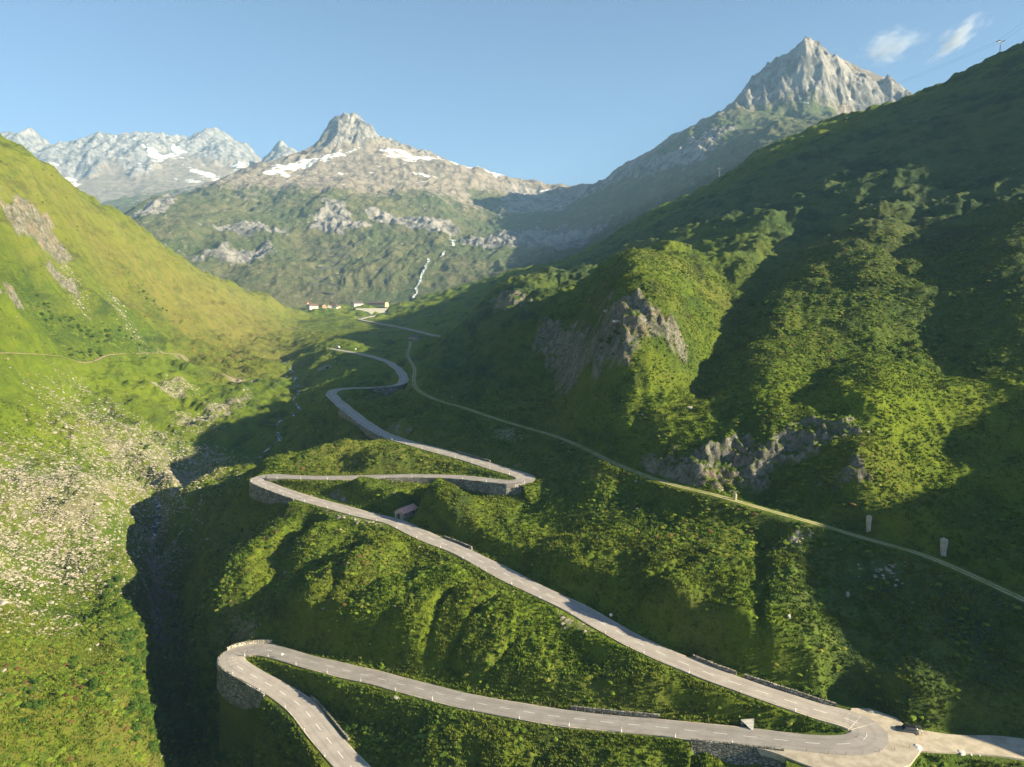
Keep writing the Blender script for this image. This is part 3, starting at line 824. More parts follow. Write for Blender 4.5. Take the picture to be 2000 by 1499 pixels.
def gravel_mat():
    t = NT('gravel')
    c = t.mix(t.ramp(t.noise(.4,5,.6),.35,.65), (.40,.335,.26), (.56,.48,.38))
    c = t.mix(t.ramp(t.noise(7,3),.4,.7,0,.5), c, (.30,.26,.21))
    return t.done(c, t.bump(t.noise(10,3), .5, .05), .95)
MAT_GRAVEL = gravel_mat()
def apw(i, s_):
    n = len(APRON); k = i/n
    return (-2.7, 3.3+1.0+6.2*smooth(0, .45, k)*(1-smooth(.82, 1, k)))
ribbon('gravel_verge', APRON, 3, MAT_GRAVEL, -.03, 1.5, widthf=apw)
ribbon('gravel_lane', LANE_PTS, 4.0, MAT_GRAVEL, -.045, 1.2, widthf=lambda i, s_: (4.0+.5*math.sin(s_*.3), 4.0+.6*math.sin(s_*.21+1)))
ribbon('gravel_verge', ROAD_PTS, 3.75, MAT_GRAVEL, -.05, 1.2, widthf=lambda i, s_: (3.65+.25*math.sin(s_*.13), 3.75+.25*math.sin(s_*.17+2)))
def line_marks():
    t = NT('road_paint'); m = t.done(t.mix(t.ramp(t.noise(3,3),.3,.6), (.62,.61,.58), (.78,.77,.74)), None, .7)
    P = ROAD_PTS; sl = np.concatenate([[0], np.cumsum(np.hypot(np.diff(P[:,0]), np.diff(P[:,1])))])
    tg = np.gradient(P[:,:2], axis=0); tg /= np.hypot(tg[:,0], tg[:,1])[:,None]
    vs, fs = [], []
    s0 = 3.0
    while s0 < sl[-1]-4:
        ss = np.linspace(s0, s0+3.0, 4); b0 = len(vs)
        for q in ss:
            c = [np.interp(q, sl, P[:,k]) for k in range(3)]; tx, ty = np.interp(q, sl, tg[:,0]), np.interp(q, sl, tg[:,1])
            for w in (.085, -.085): vs.append((c[0]-ty*w, c[1]+tx*w, c[2]+.012))
        for k in range(3): a = b0+2*k; fs.append((a, a+1, a+3, a+2))
        s0 += 6.6
    me = bpy.data.meshes.new('road_markings'); me.from_pydata(vs, [], fs); me.materials.append(m)
    o = bpy.data.objects.new('road_markings', me); C.objects.link(o); o['kind'] = 'structure'
line_marks()
def track_mat():
    t = NT('track_gravel')
    a = t.n('ShaderNodeAttribute'); a.attribute_name = 'uvw'
    sx = t.n('ShaderNodeSeparateXYZ'); t.l(a.outputs['Vector'], sx.inputs[0])
    w = t.mth('ABSOLUTE', sx.outputs[0])
    g = t.mix(t.ramp(t.noise(.8,4),.35,.65), (.11,.15,.025), (.22,.21,.05))
    tread = t.mth('MULTIPLY', t.ramp(t.mth('ABSOLUTE', t.mth('SUBTRACT', w, .75)), .15, .45, 1, 0), t.ramp(t.noise(.15,3),.35,.55,.25,1))
    return t.done(t.mix(tread, g, (.42,.36,.25)), t.bump(t.noise(4,3), .5, .1), .95)
ribbon('grassy_track', TRACK_PTS, 1.7, track_mat(), .03, .8)
def path_ribbon(name, P, hw, mat, lift=.3):
    return ribbon(name, P, hw, mat, lift, 1.0)
MAT_DIRT = (lambda t: t.done(t.mix(t.ramp(t.noise(.5,4),.35,.65), (.24,.18,.11), (.36,.28,.19)), None, .95))(NT('dirt'))
path_ribbon('dirt_path', PATH_L, .7, MAT_DIRT)
for px in ([(470,850),(430,930-8),(470,880)],): pass
print('roads', round(time.time()-T0, 1))

# ------------------------------------------------------------------ the far mountains
def mountain_material(name, grass_top, rock_cols, snow_lo, ):
    t = NT(name)
    rock, snow, scr, grassm = t.attr('m1')
    n1 = t.noise(.004, 6, .7); n2 = t.noise(.02, 6, .65); n3 = t.noise(.09, 5, .65)
    g = t.mix(t.ramp(n2,.35,.65), (.095,.105,.045), (.190,.180,.085))
    g = t.mix(t.ramp(n1,.4,.6,0,.8), g, (.075,.110,.038))
    g = t.mix(t.ramp(n3,.5,.72,0,.55), g, (.27,.235,.15))
    g = t.mix(t.mth('MULTIPLY', t.ramp(t.noise(.05, 5, .8), .60, .66), .8), g, (.42,.39,.34))
    vec = t.map(t.pos(), (1,1,.10), (0,.18,0))
    r1 = t.noise(.02, 8, .68, vec); r2 = t.noise(.09, 6, .75, vec)
    r = t.mix(t.ramp(r1,.40,.58), rock_cols[0], rock_cols[1])
    r = t.mix(t.ramp(r2,.5,.66,0,.7), r, (.10,.10,.105))
    sc = t.mix(t.ramp(n2,.35,.65), (.22,.185,.145), (.36,.31,.25))
    gm = t.ramp(t.mth('ADD', t.mth('MULTIPLY', grassm, 1.0), t.mth('MULTIPLY', t.mth('SUBTRACT', t.noise(.03,6,.75), .5), 1.6)), .42, .60)
    c = t.mix(gm, sc, g)
    c = t.mix(t.ramp(t.mth('ADD', t.mth('MULTIPLY', rock, .8), t.mth('MULTIPLY', t.mth('SUBTRACT', t.noise(.016,8,.72), .5), 1.5)), .42, .56), c, r)
    sn = t.ramp(t.mth('ADD', snow, t.mth('MULTIPLY', t.mth('SUBTRACT', t.noise(.016,6,.68, t.map(t.pos(), (.5,1,2.2))), .5), 2.6)), .62, .66)
    c = t.mix(sn, c, (.80,.80,.82))
    nb = t.bump(t.mth('ADD', r1, t.mth('MULTIPLY', r2, .5)), .9, 16)
    nb = t.bump(t.noise(.035, 7, .72), .8, 18, nb)
    return t.done(c, nb, .95)
MAT_MASSIF = mountain_material('massif_ground', 0, ((.13,.13,.13),(.40,.37,.335)), 0)

def massif(name, ctrl, az0, az1, d0, d1, daz, dln, kern, relief, maskfn, mat):
    S = Surf(ctrl, math.radians(az0-1), math.radians(az1+1), d0*.97, d1*1.03, kern, 420, 1e-5)
    az = np.radians(np.arange(az0, az1, daz)); ld = np.arange(math.log(d0), math.log(d1), dln)
    D = np.exp(ld); X = D[:,None]*np.sin(az); Y = D[:,None]*np.cos(az)
    x, y = X.ravel(), Y.ravel()
    cell = np.repeat(D[:,None]*max(math.radians(daz), dln)*.75, len(az), 1).ravel()
    z, m1 = relief(x, y, S, cell)
    print(name, X.shape)
    o = grid_mesh(name, X, Y, z.reshape(X.shape), mat, {'m1': m1})
    o['kind'] = 'structure'
    return S, o
def ctl(lst):
    return [pd(u, v, d) for u, v, d in lst]

# central massif, pass and the right-hand horn in one range
MB = []
def mcol(u, *vd):
    for v, d in vd: MB.append(pd(u, v, d))
# foot behind the valley
mcol(-300,(640,1900),(560,2600),(470,4200)); mcol(0,(620,1900),(540,2600),(480,4200))
mcol(240,(600,2000),(500,2500),(430,3050),(440,3600)); mcol(300,(600,2000),(520,2350),(440,2750),(385,3250),(400,3700))
mcol(400,(600,2050),(520,2400),(440,2800),(400,3150),(365,3550),(380,4100))
mcol(500,(600,2080),(540,2300),(470,2650),(400,3100),(360,3500),(325,3850),(345,4400))
mcol(570,(600,2080),(540,2300),(470,2620),(400,3080),(350,3550),(302,4000),(330,4600))
mcol(620,(598,2100),(540,2300),(480,2560),(440,2750),(400,3000),(350,3500),(297,4000),(340,4600))
for u, v in ((625,285),(635,262),(645,250),(655,238),(668,232),(680,231),(690,228),(700,228),(710,238),(722,252),(737,268),(760,281),(785,290),(820,300),(850,310)):
    MB.append(pd(u, v, 4250+(abs(u-690)*.6)))
for u, v in ((640,296),(670,299),(700,300),(730,301),(770,306),(800,318)): MB.append(pd(u, v, 3980))
mcol(690,(560,2200),(500,2450),(440,2800),(400,3080),(350,3550),(318,3830)); MB.append(pd(690,300,4900)); MB.append(pd(640,310,4900)); MB.append(pd(760,330,4900))
mcol(780,(590,2080),(540,2250),(490,2500),(440,2850),(400,3100),(350,3600))
mcol(860,(575,2100),(520,2350),(480,2600),(440,2900),(400,3200),(350,3700),(318,3950),(350,4500))
mcol(930,(570,2080),(520,2350),(490,2550),(470,2750),(430,3150),(380,3650),(326,4000),(360,4600))
mcol(1000,(540,2150),(500,2450),(470,2750),(430,3200),(390,3700),(350,4050),(375,4600))
mcol(1050,(470,2800),(430,3250),(395,3800),(360,4200),(380,4800))
mcol(1090,(540,2050),(500,2350),(460,2800),(420,3300),(390,3900),(370,4400),(385,5200))
mcol(1130,(490,2350),(440,2850),(400,3400),(366,4200),(385,5000))
mcol(1165,(480,2300),(430,2700),(385,3200),(356,3500),(375,4300))
mcol(1210,(440,2450),(400,2700),(360,3000),(332,3250),(355,4000))
mcol(1270,(470,1950),(420,2300),(370,2600),(330,2900),(305,3080),(330,3800))
mcol(1340,(440,1900),(390,2200),(340,2500),(300,2750),(263,3000),(290,3700))
mcol(1400,(400,2000),(350,2250),(300,2550),(265,2800),(234,3050),(262,3600))
for u, v in ((1430,213),(1447,190),(1465,170),(1490,155),(1512,145),(1535,125),(1555,108),(1568,99),(1578,93),(1592,100),(1606,112),(1625,125),(1645,147),(1660,160),(1675,161),(1690,157),(1700,162),(1712,160),(1722,165),(1732,160),(1742,158),(1755,170),(1765,180),(1780,192),(1800,210),(1850,240)):
    MB.append(pd(u, v, 3250+max(0,u-1600)*1.3))
for u, v in ((1440,216),(1480,216),(1520,208),(1560,206),(1600,205),(1640,215),(1680,225),(1720,235)): MB.append(pd(u, v, 3080+max(0,u-1600)*1.0))
mcol(1480,(330,2000),(280,2400),(240,2800)); mcol(1560,(290,2050),(250,2500),(225,2850)); mcol(1650,(280,2100),(240,2650)); mcol(1800,(260,2700)); mcol(2000,(300,2300),(280,3000)); mcol(2300,(300,2500),(300,3800))
for u, v, d in ((1430,250,4200),(1578,170,4100),(1700,220,4300),(1850,290,4300)): MB.append(pd(u, v, d))
MROCK = {   # outlines of bare rock faces on the far range, as rays at their distance
}
def wp(px, S, d0, d1):
    return [hit_base(u, v, S, d0, d1, 1200)[:2] for u, v in px]
def relief_main(x, y, S, cell):
    z = S(x, y).astype(float); d = np.hypot(x, y)
    u, v = None, None
    tan = z/d
    foot = smooth(2000, 2250, d)
    # gullied flanks and rounded shoulders
    wx = x+60*gn(x/400, y/400, 81); wy = y+60*gn(x/400, y/400, 82)
    z += (octs(wx, wy, 420, 3, .5, 60, cell)*26 + octs(wx, wy*.45, 150, 4, .6, 64, cell, True)*12)*foot*.8
    z += octs(x, y, 45, 4, .6, 68, cell)*5.5*foot
    def poly(px, f, w): 
        return blurmask(x, y, wp(px, S, 1900, 5200), f, 3, w)
    rock = np.zeros(x.size, np.float32)
    R = [([(615,300),(622,265),(640,238),(680,222),(720,232),(745,262),(800,282),(860,312),(800,300),(740,292),(700,290),(650,292)], 50, 20, 24, 70),
         ([(1425,222),(1450,180),(1500,140),(1578,80),(1640,130),(1680,150),(1790,180),(1800,230),(1740,240),(1680,225),(1600,205),(1520,203),(1470,215)], 50, 20, 26, 75),
         ([(595,450),(640,402),(668,405),(700,440),(725,445),(720,460),(660,455)], 28, 20, 16, 70),
         ([(720,420),(800,425),(880,430),(900,470),(860,470),(780,450),(720,445)], 40, 30, 14, 80),
         ([(390,450),(480,440),(560,452),(470,470)], 40, 25, 10, 60),
         ([(350,500),(520,480),(540,520),(400,520)], 40, 30, 9, 60),
         ([(890,480),(960,460),(1050,455),(1150,440),(1200,420),(1180,450),(1080,490),(960,500)], 40, 30, 14, 70),
         ([(1000,350),(1080,380),(1150,370),(1300,300),(1350,300),(1250,350),(1120,410),(1000,420),(960,430)], 60, 40, 14, 80),
         ([(1230,350),(1400,250),(1440,240),(1380,320),(1300,350)], 40, 30, 16, 80),
         ([(250,430),(330,385),(360,395),(300,430)], 30, 20, 10, 60)]
    for px, f, w, amp, wl in R:
        m = poly(px, f, w); i = np.nonzero(m > .25)[0]
        if i.size:
            k = smooth(.3, .8, m[i]); xi, yi, ci = x[i], y[i], cell[i]
            z[i] += k*(octs(xi, yi*.45, wl, 5, .55, 91, ci, True)*amp*.7+np.abs(octs(xi, yi, wl*.4, 4, .6, 95, ci))*amp*.5-amp*.3)
        rock = np.maximum(rock, m)
    hi = smooth(.105, .160, tan+.02*gn(x/300, y/300, 99))*smooth(2900, 3300, d)
    grass = 1-hi
    fr = smooth(-.02,.15,gn(x/500,y/500,77))*.25
    snow = hi*.22
    for px in ([(500,345),(560,318),(640,302),(700,300),(640,318),(560,335),(600,340),(620,345),(560,345)],[(690,285),(712,298),(705,300),(690,292)],[(733,300),(860,310),(850,318),(760,316)],
               [(760,330),(860,345),(840,350)],[(840,300),(1000,345),(985,352),(900,330)],[(1045,372),(1100,372),(1090,378)],[(1560,203),(1590,208),(1570,210)],[(1660,210),(1690,225),(1670,225)],
               [(880,475),(890,485),(884,487)],[(1090,410),(1110,420),(1100,420)],[(640,330),(700,335),(660,340)]):
        snow = np.maximum(snow, poly(px, 25, 14)*.78)
    scr = np.zeros(x.size)
    m1 = np.stack([rock, snow, scr, np.clip(grass-fr*0, 0, 1)], -1)
    return z, m1
S_MAIN, _ = massif('mountain_range', MB, -38, 40, 1850, 5600, .085/QC if QC<1 else .085*QC, .0026*QC, 'lin', relief_main, None, MAT_MASSIF)
print('main range', round(time.time()-T0, 1))

# far granite range on the left, seven kilometres off
FB = []
SKY_L = [(-200,330),(-60,300),(-20,280),(5,270),(22,262),(45,268),(70,264),(85,275),(100,291),(112,297),(118,298),(130,290),(152,276),(178,279),(205,270),(225,268),(245,266),(270,265),(285,272),(300,266),(315,272),(330,282),(345,283),(358,280),(372,270),(385,262),(405,259),(425,260),(445,270),(462,277),(480,286),(497,299),(508,312),(530,330),(600,360)]
for u, v in SKY_L: FB.append(pd(u, v, 7400)); FB.append(pd(u, v+25, 8600))
for u, v, d in ((0,340,6600),(0,420,5600),(120,350,6500),(150,400,5900),(150,440,5300),(220,330,6600),(280,320,6600),(330,310,6700),(330,345,6300),(250,360,6200),(400,310,6800),(450,340,6400),(480,345,6400),(230,420,5500),(330,370,5900),(420,350,6200),(560,360,6200),(-200,440,5600),(600,420,5500),(300,420,5200)): FB.append(pd(u, v, d))
def relief_far(x, y, S, cell):
    z = S(x, y).astype(float); d = np.hypot(x, y)
    def poly(px, f, w): return blurmask(x, y, wp(px, S, 5000, 8800), f, 3, w)
    m = poly([(-200,300),(0,262),(70,255),(115,290),(155,268),(270,255),(340,275),(400,250),(450,262),(515,315),(505,325),(470,335),(400,320),(330,300),(300,345),(260,345),(230,325),(180,350),(140,355),(120,345),(60,330),(-200,350)], 120, 60)
    k = smooth(.3, .8, m)
    z += k*(octs(x, y*.4, 300, 5, .55, 101, cell, True)*42-10)+octs(x, y, 240, 5, .5, 104, cell)*12
    z += k*np.abs(octs(x, y, 90, 3, .6, 107, cell))*24
    rock = m
    snow = np.full(x.size, .16)+.10*smooth(6000, 6600, d)
    for px in ([(285,300),(345,300),(350,308),(300,312)],[(330,290),(370,300),(350,310)],[(140,340),(150,365),(128,360)],[(360,325),(440,350),(420,352),(380,340)],[(340,350),(400,353),(370,358)],[(105,320),(112,330),(110,340)],[(450,325),(500,332),(470,338)]):
        snow = np.maximum(snow, poly(px, 60, 40)*1.2)
    return z, np.stack([rock, snow, rock*0, np.full(x.size, .12)], -1)
MAT_FAR = mountain_material('granite_range_ground', 0, ((.15,.155,.165),(.36,.345,.335)), 0)
S_FAR, _ = massif('far_mountain_range', FB, -42, -12, 4900, 8900, .09, .0028, 'lin', relief_far, None, MAT_FAR)
GB = ctl([(490,345,6300),(510,322,6600),(522,308,6650),(535,292,6700),(549,280,6700),(562,288,6700),(575,297,6700),(590,305,6700),(620,330,6700),(548,330,6200),(500,345,6100),(600,345,6200),(549,330,7400),(500,360,7400),(620,360,7400),(460,380,6500),(680,370,6500)])
def relief_small(x, y, S, cell):
    z = S(x, y).astype(float)+octs(x, y*.5, 160, 5, .55, 111, cell, True)*24-8
    return z, np.stack([np.ones(x.size), np.full(x.size,.15), np.zeros(x.size), np.zeros(x.size)], -1)
S_SM, _ = massif('far_peak', GB, -22, -12, 6000, 7600, .07, .0025, 'lin', relief_small, None, MAT_FAR)
print('far', round(time.time()-T0, 1))

# ------------------------------------------------------------------ air
def haze():
    bm = bmesh.new(); bmesh.ops.create_cube(bm, size=1)
    me = bpy.data.meshes.new('haze'); bm.to_mesh(me); bm.free()
    o = bpy.data.objects.new('haze', me); C.objects.link(o); o['kind'] = 'stuff'
    o.scale = (16000, 12000, 2400); o.location = (0, 5000, -600+1200)
    m = bpy.data.materials.new('haze_air'); m.use_nodes = True; t = m.node_tree; t.nodes.clear()
    v = t.nodes.new('ShaderNodeVolumePrincipled'); v.inputs['Color'].default_value = (.38,.66,1,1)
    v.inputs['Density'].default_value = 0.8e-4; v.inputs['Anisotropy'].default_value = .0
    q = t.nodes.new('ShaderNodeOutputMaterial'); t.links.new(v.outputs[0], q.inputs['Volume'])
    me.materials.append(m)
haze()
# ------------------------------------------------------------------ object helpers
def mesh_obj(name, vs, fs, mat, parent=None, mats=None, fm=None, smooth_sh=False):
    me = bpy.data.meshes.new(name); me.from_pydata([tuple(v) for v in vs], [], fs)
    for m in (mats or [mat]): me.materials.append(m)
    if fm is not None: me.polygons.foreach_set('material_index', np.array(fm, np.int32))
    if smooth_sh: me.polygons.foreach_set('use_smooth', [True]*len(me.polygons))
    me.update()
    o = bpy.data.objects.new(name, me); C.objects.link(o)
    if parent: o.parent = parent
    return o
def bm_obj(name, bm, mat, parent=None, smooth_sh=False):
    me = bpy.data.meshes.new(name); bmesh.ops.recalc_face_normals(bm, faces=bm.faces); bm.to_mesh(me); bm.free(); me.materials.append(mat)
    if smooth_sh: me.polygons.foreach_set('use_smooth', [True]*len(me.polygons))
    o = bpy.data.objects.new(name, me); C.objects.link(o)
    if parent: o.parent = parent
    return o
def bx(bm, x0, x1, y0, y1, z0, z1, bev=0):
    r = bmesh.ops.create_cube(bm, size=1); vs = r['verts']
    for v in vs: v.co = Vector(((x0+x1)/2+v.co.x*(x1-x0), (y0+y1)/2+v.co.y*(y1-y0), (z0+z1)/2+v.co.z*(z1-z0)))
    if bev:
        es = list({e for v in vs for e in v.link_edges}); bmesh.ops.bevel(bm, geom=es, offset=bev, segments=2, affect='EDGES')
def cyl(bm, p0, p1, r0, r1=None, seg=10):
    p0 = Vector(p0); p1 = Vector(p1); r1 = r0 if r1 is None else r1
    r = bmesh.ops.create_cone(bm, cap_ends=True, segments=seg, radius1=r0, radius2=r1, depth=(p1-p0).length)
    M = Matrix.Translation((p0+p1)/2) @ (p1-p0).to_track_quat('Z', 'Y').to_matrix().to_4x4()
    bmesh.ops.transform(bm, matrix=M, verts=r['verts'])
def prism(bm, pts, y0, y1):
    """outline in x,z extruded along y"""
    a = [bm.verts.new((x, y0, z)) for x, z in pts]; b = [bm.verts.new((x, y1, z)) for x, z in pts]
    n = len(pts); bm.faces.new(a[::-1]); bm.faces.new(b)
    for i in range(n): bm.faces.new((a[i], a[(i+1)%n], b[(i+1)%n], b[i]))
def thing(name, label, cat, loc=(0,0,0), rz=0, group=None):
    o = bpy.data.objects.new(name, None); C.objects.link(o); o.empty_display_size = .5
    o.location = loc; o.rotation_euler = (0, 0, rz); o['label'] = label; o['category'] = cat
    if group: o['group'] = group
    return o
def tag(o, label, cat, group=None):
    o['label'] = label; o['category'] = cat
    if group: o['group'] = group
    return o
def plain(name, col, rough=.8, var=.0, scale=2.0, metal=0, spec=.3, bump=0):
    t = NT(name)
    c2 = tuple(max(0, k*(1-var)) for k in col)
    c = t.mix(t.ramp(t.noise(scale, 4, .6, t.objpos()), .35, .65), c2, col) if var else col
    t.p.inputs['Metallic'].default_value = metal; t.p.inputs['Specular IOR Level'].default_value = spec
    return t.done(c, t.bump(t.noise(scale*2, 4, .6, t.objpos()), bump, .1) if bump else None, rough)
M_WHITE = plain('white_paint', (.75,.74,.70), .7, .12, 1)
M_CONC = plain('concrete', (.46,.43,.38), .9, .3, .6, bump=.3)
M_CONCD = plain('weathered_concrete', (.30,.29,.27), .9, .3, .4, bump=.3)
M_DARK = plain('dark_opening', (.012,.012,.014), .6)
M_AVW = plain('shade_dark_stone', (.13,.13,.12), .95, .3, .3)  # stone darkened to stand in for the shadow lines of the terraces
M_STEEL = plain('galvanised_steel', (.22,.23,.24), .5, .2, 2, .6)
M_WOODD = plain('dark_wood', (.09,.05,.03), .85, .3, 1.5)
M_WOODL = plain('warm_wood', (.42,.25,.12), .85, .3, 1.5)
M_ROOFG = plain('grey_roof', (.12,.11,.11), .8, .3, .8)
M_ROOFBR = plain('brown_roof', (.20,.13,.10), .8, .3, .8)
M_PLAST = plain('pale_plaster', (.68,.62,.54), .85, .15, .8)
M_CREAM = plain('cream_board', (.72,.52,.30), .85, .15, .8)
M_PINK = plain('pinkish_board', (.60,.38,.28), .85, .2, .8)
M_GLASS = plain('dark_glass', (.02,.025,.03), .15, spec=.6)
M_RED = plain('red_paint', (.55,.06,.03), .6)
def stone_mat(name, c0, c1, scale=1.6):
    t = NT(name)
    v = t.map(t.pos(), (1,1,1.7))
    d = t.voro(scale, v, 'DISTANCE_TO_EDGE'); c = t.voro(scale, v, 'F1', 'Color')
    sc = t.n('ShaderNodeSeparateColor'); t.l(c, sc.inputs[0])
    col = t.mix(sc.outputs[0], c0, c1)
    col = t.mix(t.ramp(t.noise(.25,4),.45,.62,0,.55), col, (.15,.15,.10))
    col = t.mix(t.ramp(d, .0, .10, 1, 0), col, (.055,.05,.045))
    return t.done(col, t.bump(t.ramp(d,0,.16), .9, .2), .95)
M_STONE = stone_mat('rubble_stone', (.20,.185,.16), (.42,.39,.34), .95)
M_STONEP = stone_mat('pale_stone', (.42,.38,.31), (.62,.57,.48), 1.2)

# ------------------------------------------------------------------ retaining and kerb walls
for k, wl in enumerate(WALLS):
    P = wl['P']; L = np.concatenate([[0], np.cumsum(np.hypot(np.diff(P[:,0]), np.diff(P[:,1])))])
    inn = offset(P, wl['side']*wl['off']); out = offset(P, wl['side']*(wl['off']+wl['thick'])); bot = offset(P, wl['side']*(wl['off']+wl['thick']+.5))
    vs, fs = [], []
    for i in range(len(P)):
        h = float(np.interp(L[i], wl['hs'][0], wl['hs'][1])) if wl['drop'] else 1.0
        zt = P[i,2]+wl['top']+.05*math.sin(i*1.7)
        vs += [(inn[i,0], inn[i,1], P[i,2]-1.5), (inn[i,0], inn[i,1], zt), (out[i,0], out[i,1], zt), (bot[i,0], bot[i,1], P[i,2]-h-3.0)]
    for i in range(len(P)-1):
        a = 4*i; b = a+4
        for j in range(4): fs.append((a+j, a+(j+1)%4, b+(j+1)%4, b+j))
    n4 = 4*(len(P)-1); fs += [(3,2,1,0), (n4, n4+1, n4+2, n4+3)]
    o = mesh_obj('retaining_wall' if wl['drop'] else 'kerb_wall', vs, fs, M_STONE if (wl['h'] > 1.3 or 'pale' not in wl['label']) else M_STONEP)
    tag(o, wl['label'], 'wall')

# ------------------------------------------------------------------ marker posts along the downhill edge
def make_post():
    t = thing('marker_post', 'slim white roadside roadside marker post with dark band on the outer road edge', 'marker post', group='white marker posts along the pass road')
    bm = bmesh.new(); prism(bm, [(-.10,0),(.10,0),(.09,1.15),(-.09,1.05)], -.05, .05); bm_obj('post', bm, M_WHITE, t)
    bm = bmesh.new(); bx(bm, -.105, .105, -.055, .055, .75, .93); bm_obj('reflector_band', bm, M_DARK, t)
    return t
def dup(root, loc, rz=0, label=None, scale=None):
    r = root.copy(); C.objects.link(r); r.location = loc; r.rotation_euler = (0, 0, rz)
    if label: r['label'] = label
    if scale: r.scale = scale if isinstance(scale, tuple) else (scale,)*3
    for ch in root.children:
        c = ch.copy(); C.objects.link(c); c.parent = r
        for g in ch.children:
            d = g.copy(); C.objects.link(d); d.parent = c
    return r
post0 = make_post(); first = True
edge_l = offset(ROAD_PTS, 3.55); edge_r = offset(ROAD_PTS, -3.55)
sl = np.concatenate([[0], np.cumsum(np.hypot(np.diff(ROAD_PTS[:,0]), np.diff(ROAD_PTS[:,1])))])
c1, c2, c3, c4, c5 = [sl[c] for c in cuts[1:6]]
s_ = 8.0; iB0, iB1 = sl[near_ix(1520,1445)], sl[near_ix(1645,1403)]
while s_ < c5:
    side = edge_l if (s_ < c1 or c2 < s_ < c3) else edge_r
    if c4 < s_: side = edge_l
    off = 0
    if iB0 < s_ < iB1: s_ += 12; continue
    p = [np.interp(s_, sl, side[:,k]) for k in range(3)]
    if first: post0.location = p; first = False
    else: dup(post0, p, random.random()*.4)
    s_ += 12.5
# wooden stakes around the gravel edge and pasture fences
def make_stake():
    bm = bmesh.new(); cyl(bm, (0,0,-.3), (.03,.02,1.1), .07, .05, 6); return bm_obj('wooden_stake', bm, M_WOODL)
st0 = make_stake()
tag(st0, 'short wooden stake at the outer rim of the gravel hairpin', 'stake', 'wooden stakes round the gravel hairpin')
stakes = [(1525,1463),(1575,1471),(1618,1476),(1652,1478),(1685,1477),(1717,1473),(1747,1469),(1776,1465)]
for i, (u, v) in enumerate(stakes):
    p = hit(u, v)
    if i == 0: st0.location = p
    else:
        o = st0.copy(); C.objects.link(o); o.location = p
fp = [(u, 1384+(u-1040)*.165-8) for u in range(1040, 1235, 17)]+[(525+i*17, 1212+i*6) for i in range(9)]+[(640+i*15, 1262+i*9) for i in range(9)]+[(900+i*15,1340+i*5) for i in range(7)]
for i, (u, v) in enumerate(fp):
    o = st0.copy(); C.objects.link(o); o.location = hit(u, v)
    o['label'] = 'thin pasture fence stake standing in the grass above the lowest road'; o['group'] = 'pasture fence stakes'; o.name = 'fence_stake'

# ------------------------------------------------------------------ stone hut beside the road
def pzz(u, v, z):
    a, b, c = ray(u, v); d = z/c; return np.array([a*d, b*d, z])
zr = ROAD_PTS[near_ix(767,1018)][2]-.1
c0 = pzz(787.4,1015.5,zr); cL = pzz(773.6,1011.4,zr); cR = pzz(812,1006.2,zr)
print('hut sides', np.hypot(*(cL-c0)[:2]), np.hypot(*(cR-c0)[:2]), 'road z', zr)
ang = math.atan2((cR-c0)[1], (cR-c0)[0])
LL, WW = float(np.hypot(*(cR-c0)[:2])), float(np.hypot(*(cL-c0)[:2]))
LL = max(LL, 8.6); WW = min(max(WW, 3.6), 4.8)
hut = thing('stone_hut', 'small stone hut with red tiled gable roof standing beside the road in the shade', 'hut', c0, ang)
wh = 2.5; rh = 1.35
bm = bmesh.new()   # x along the long side, y across
prism_pts = [(0,-.8),(WW,-.8),(WW,wh),(WW/2,wh+rh),(0,wh)]
a_ = [bm.verts.new((0, y, z)) for y, z in prism_pts]; b_ = [bm.verts.new((LL, y, z)) for y, z in prism_pts]
bm.faces.new(a_[::-1]); bm.faces.new(b_)
for i in range(5):
    if i in (2, 3): continue
    bm.faces.new((a_[i], a_[(i+1)%5], b_[(i+1)%5], b_[i]))
M_HUT = stone_mat('hut_masonry', (.62,.58,.50), (.78,.73,.64), 1.5)
bm_obj('wall', bm, M_HUT, hut)
t = NT('red_tiles'); v = t.map(t.objpos(), (3.2,1,1)); w = t.n('ShaderNodeTexWave'); t.l(t.objpos(), w.inputs[0]); w.inputs['Scale'].default_value = 1.1; w.inputs['Distortion'].default_value = .4
rc = t.mix(t.ramp(t.noise(1.3,4,.6,t.objpos()),.35,.65), (.60,.30,.26), (.74,.42,.38)); M_TILE = t.done(t.mix(t.mth('MULTIPLY', w.outputs['Fac'], .35), rc, (.42,.20,.17)), t.bump(w.outputs['Fac'], .6, .08), .85)
for sd_, nm in ((0,'roof'),(1,'roof')):
    bm = bmesh.new(); o_ = .45
    y0, z0, y1, z1 = (-o_, wh-o_*rh/(WW/2), WW/2, wh+rh) if sd_ == 0 else (WW+o_, wh-o_*rh/(WW/2), WW/2, wh+rh)
    q = [(-.4,y0,z0),(LL+.4,y0,z0),(LL+.4,y1,z1),(-.4,y1,z1)]
    lo = [bm.verts.new((x, y, z+.03)) for x, y, z in q]; hi = [bm.verts.new((x, y, z+.20)) for x, y, z in q]
    bm.faces.new(lo); bm.faces.new(hi)
    for i in range(4): bm.faces.new((lo[i], lo[(i+1)%4], hi[(i+1)%4], hi[i]))
    bm_obj('roof', bm, M_TILE, hut)
for wx_ in (LL*.22, LL*.70):
    bm = bmesh.new(); bx(bm, wx_-.35, wx_+.35, -.03, .02, 1.15, 1.95); f = bm_obj('window', bm, M_DARK, hut)
    bm = bmesh.new(); bx(bm, wx_-.45, wx_+.45, -.07, -.01, 1.98, 2.10); bm_obj('lintel', bm, M_CONC, f)
bm = bmesh.new(); bx(bm, -.03, .02, WW*.42, WW*.42+.85, 0, 2.0); dr = bm_obj('door', bm, M_DARK, hut)
bm = bmesh.new(); bx(bm, -.09, -.035, WW*.42+.88, WW*.42+1.5, 0, 1.95); bm_obj('door_leaf', bm, M_STEEL, hut)
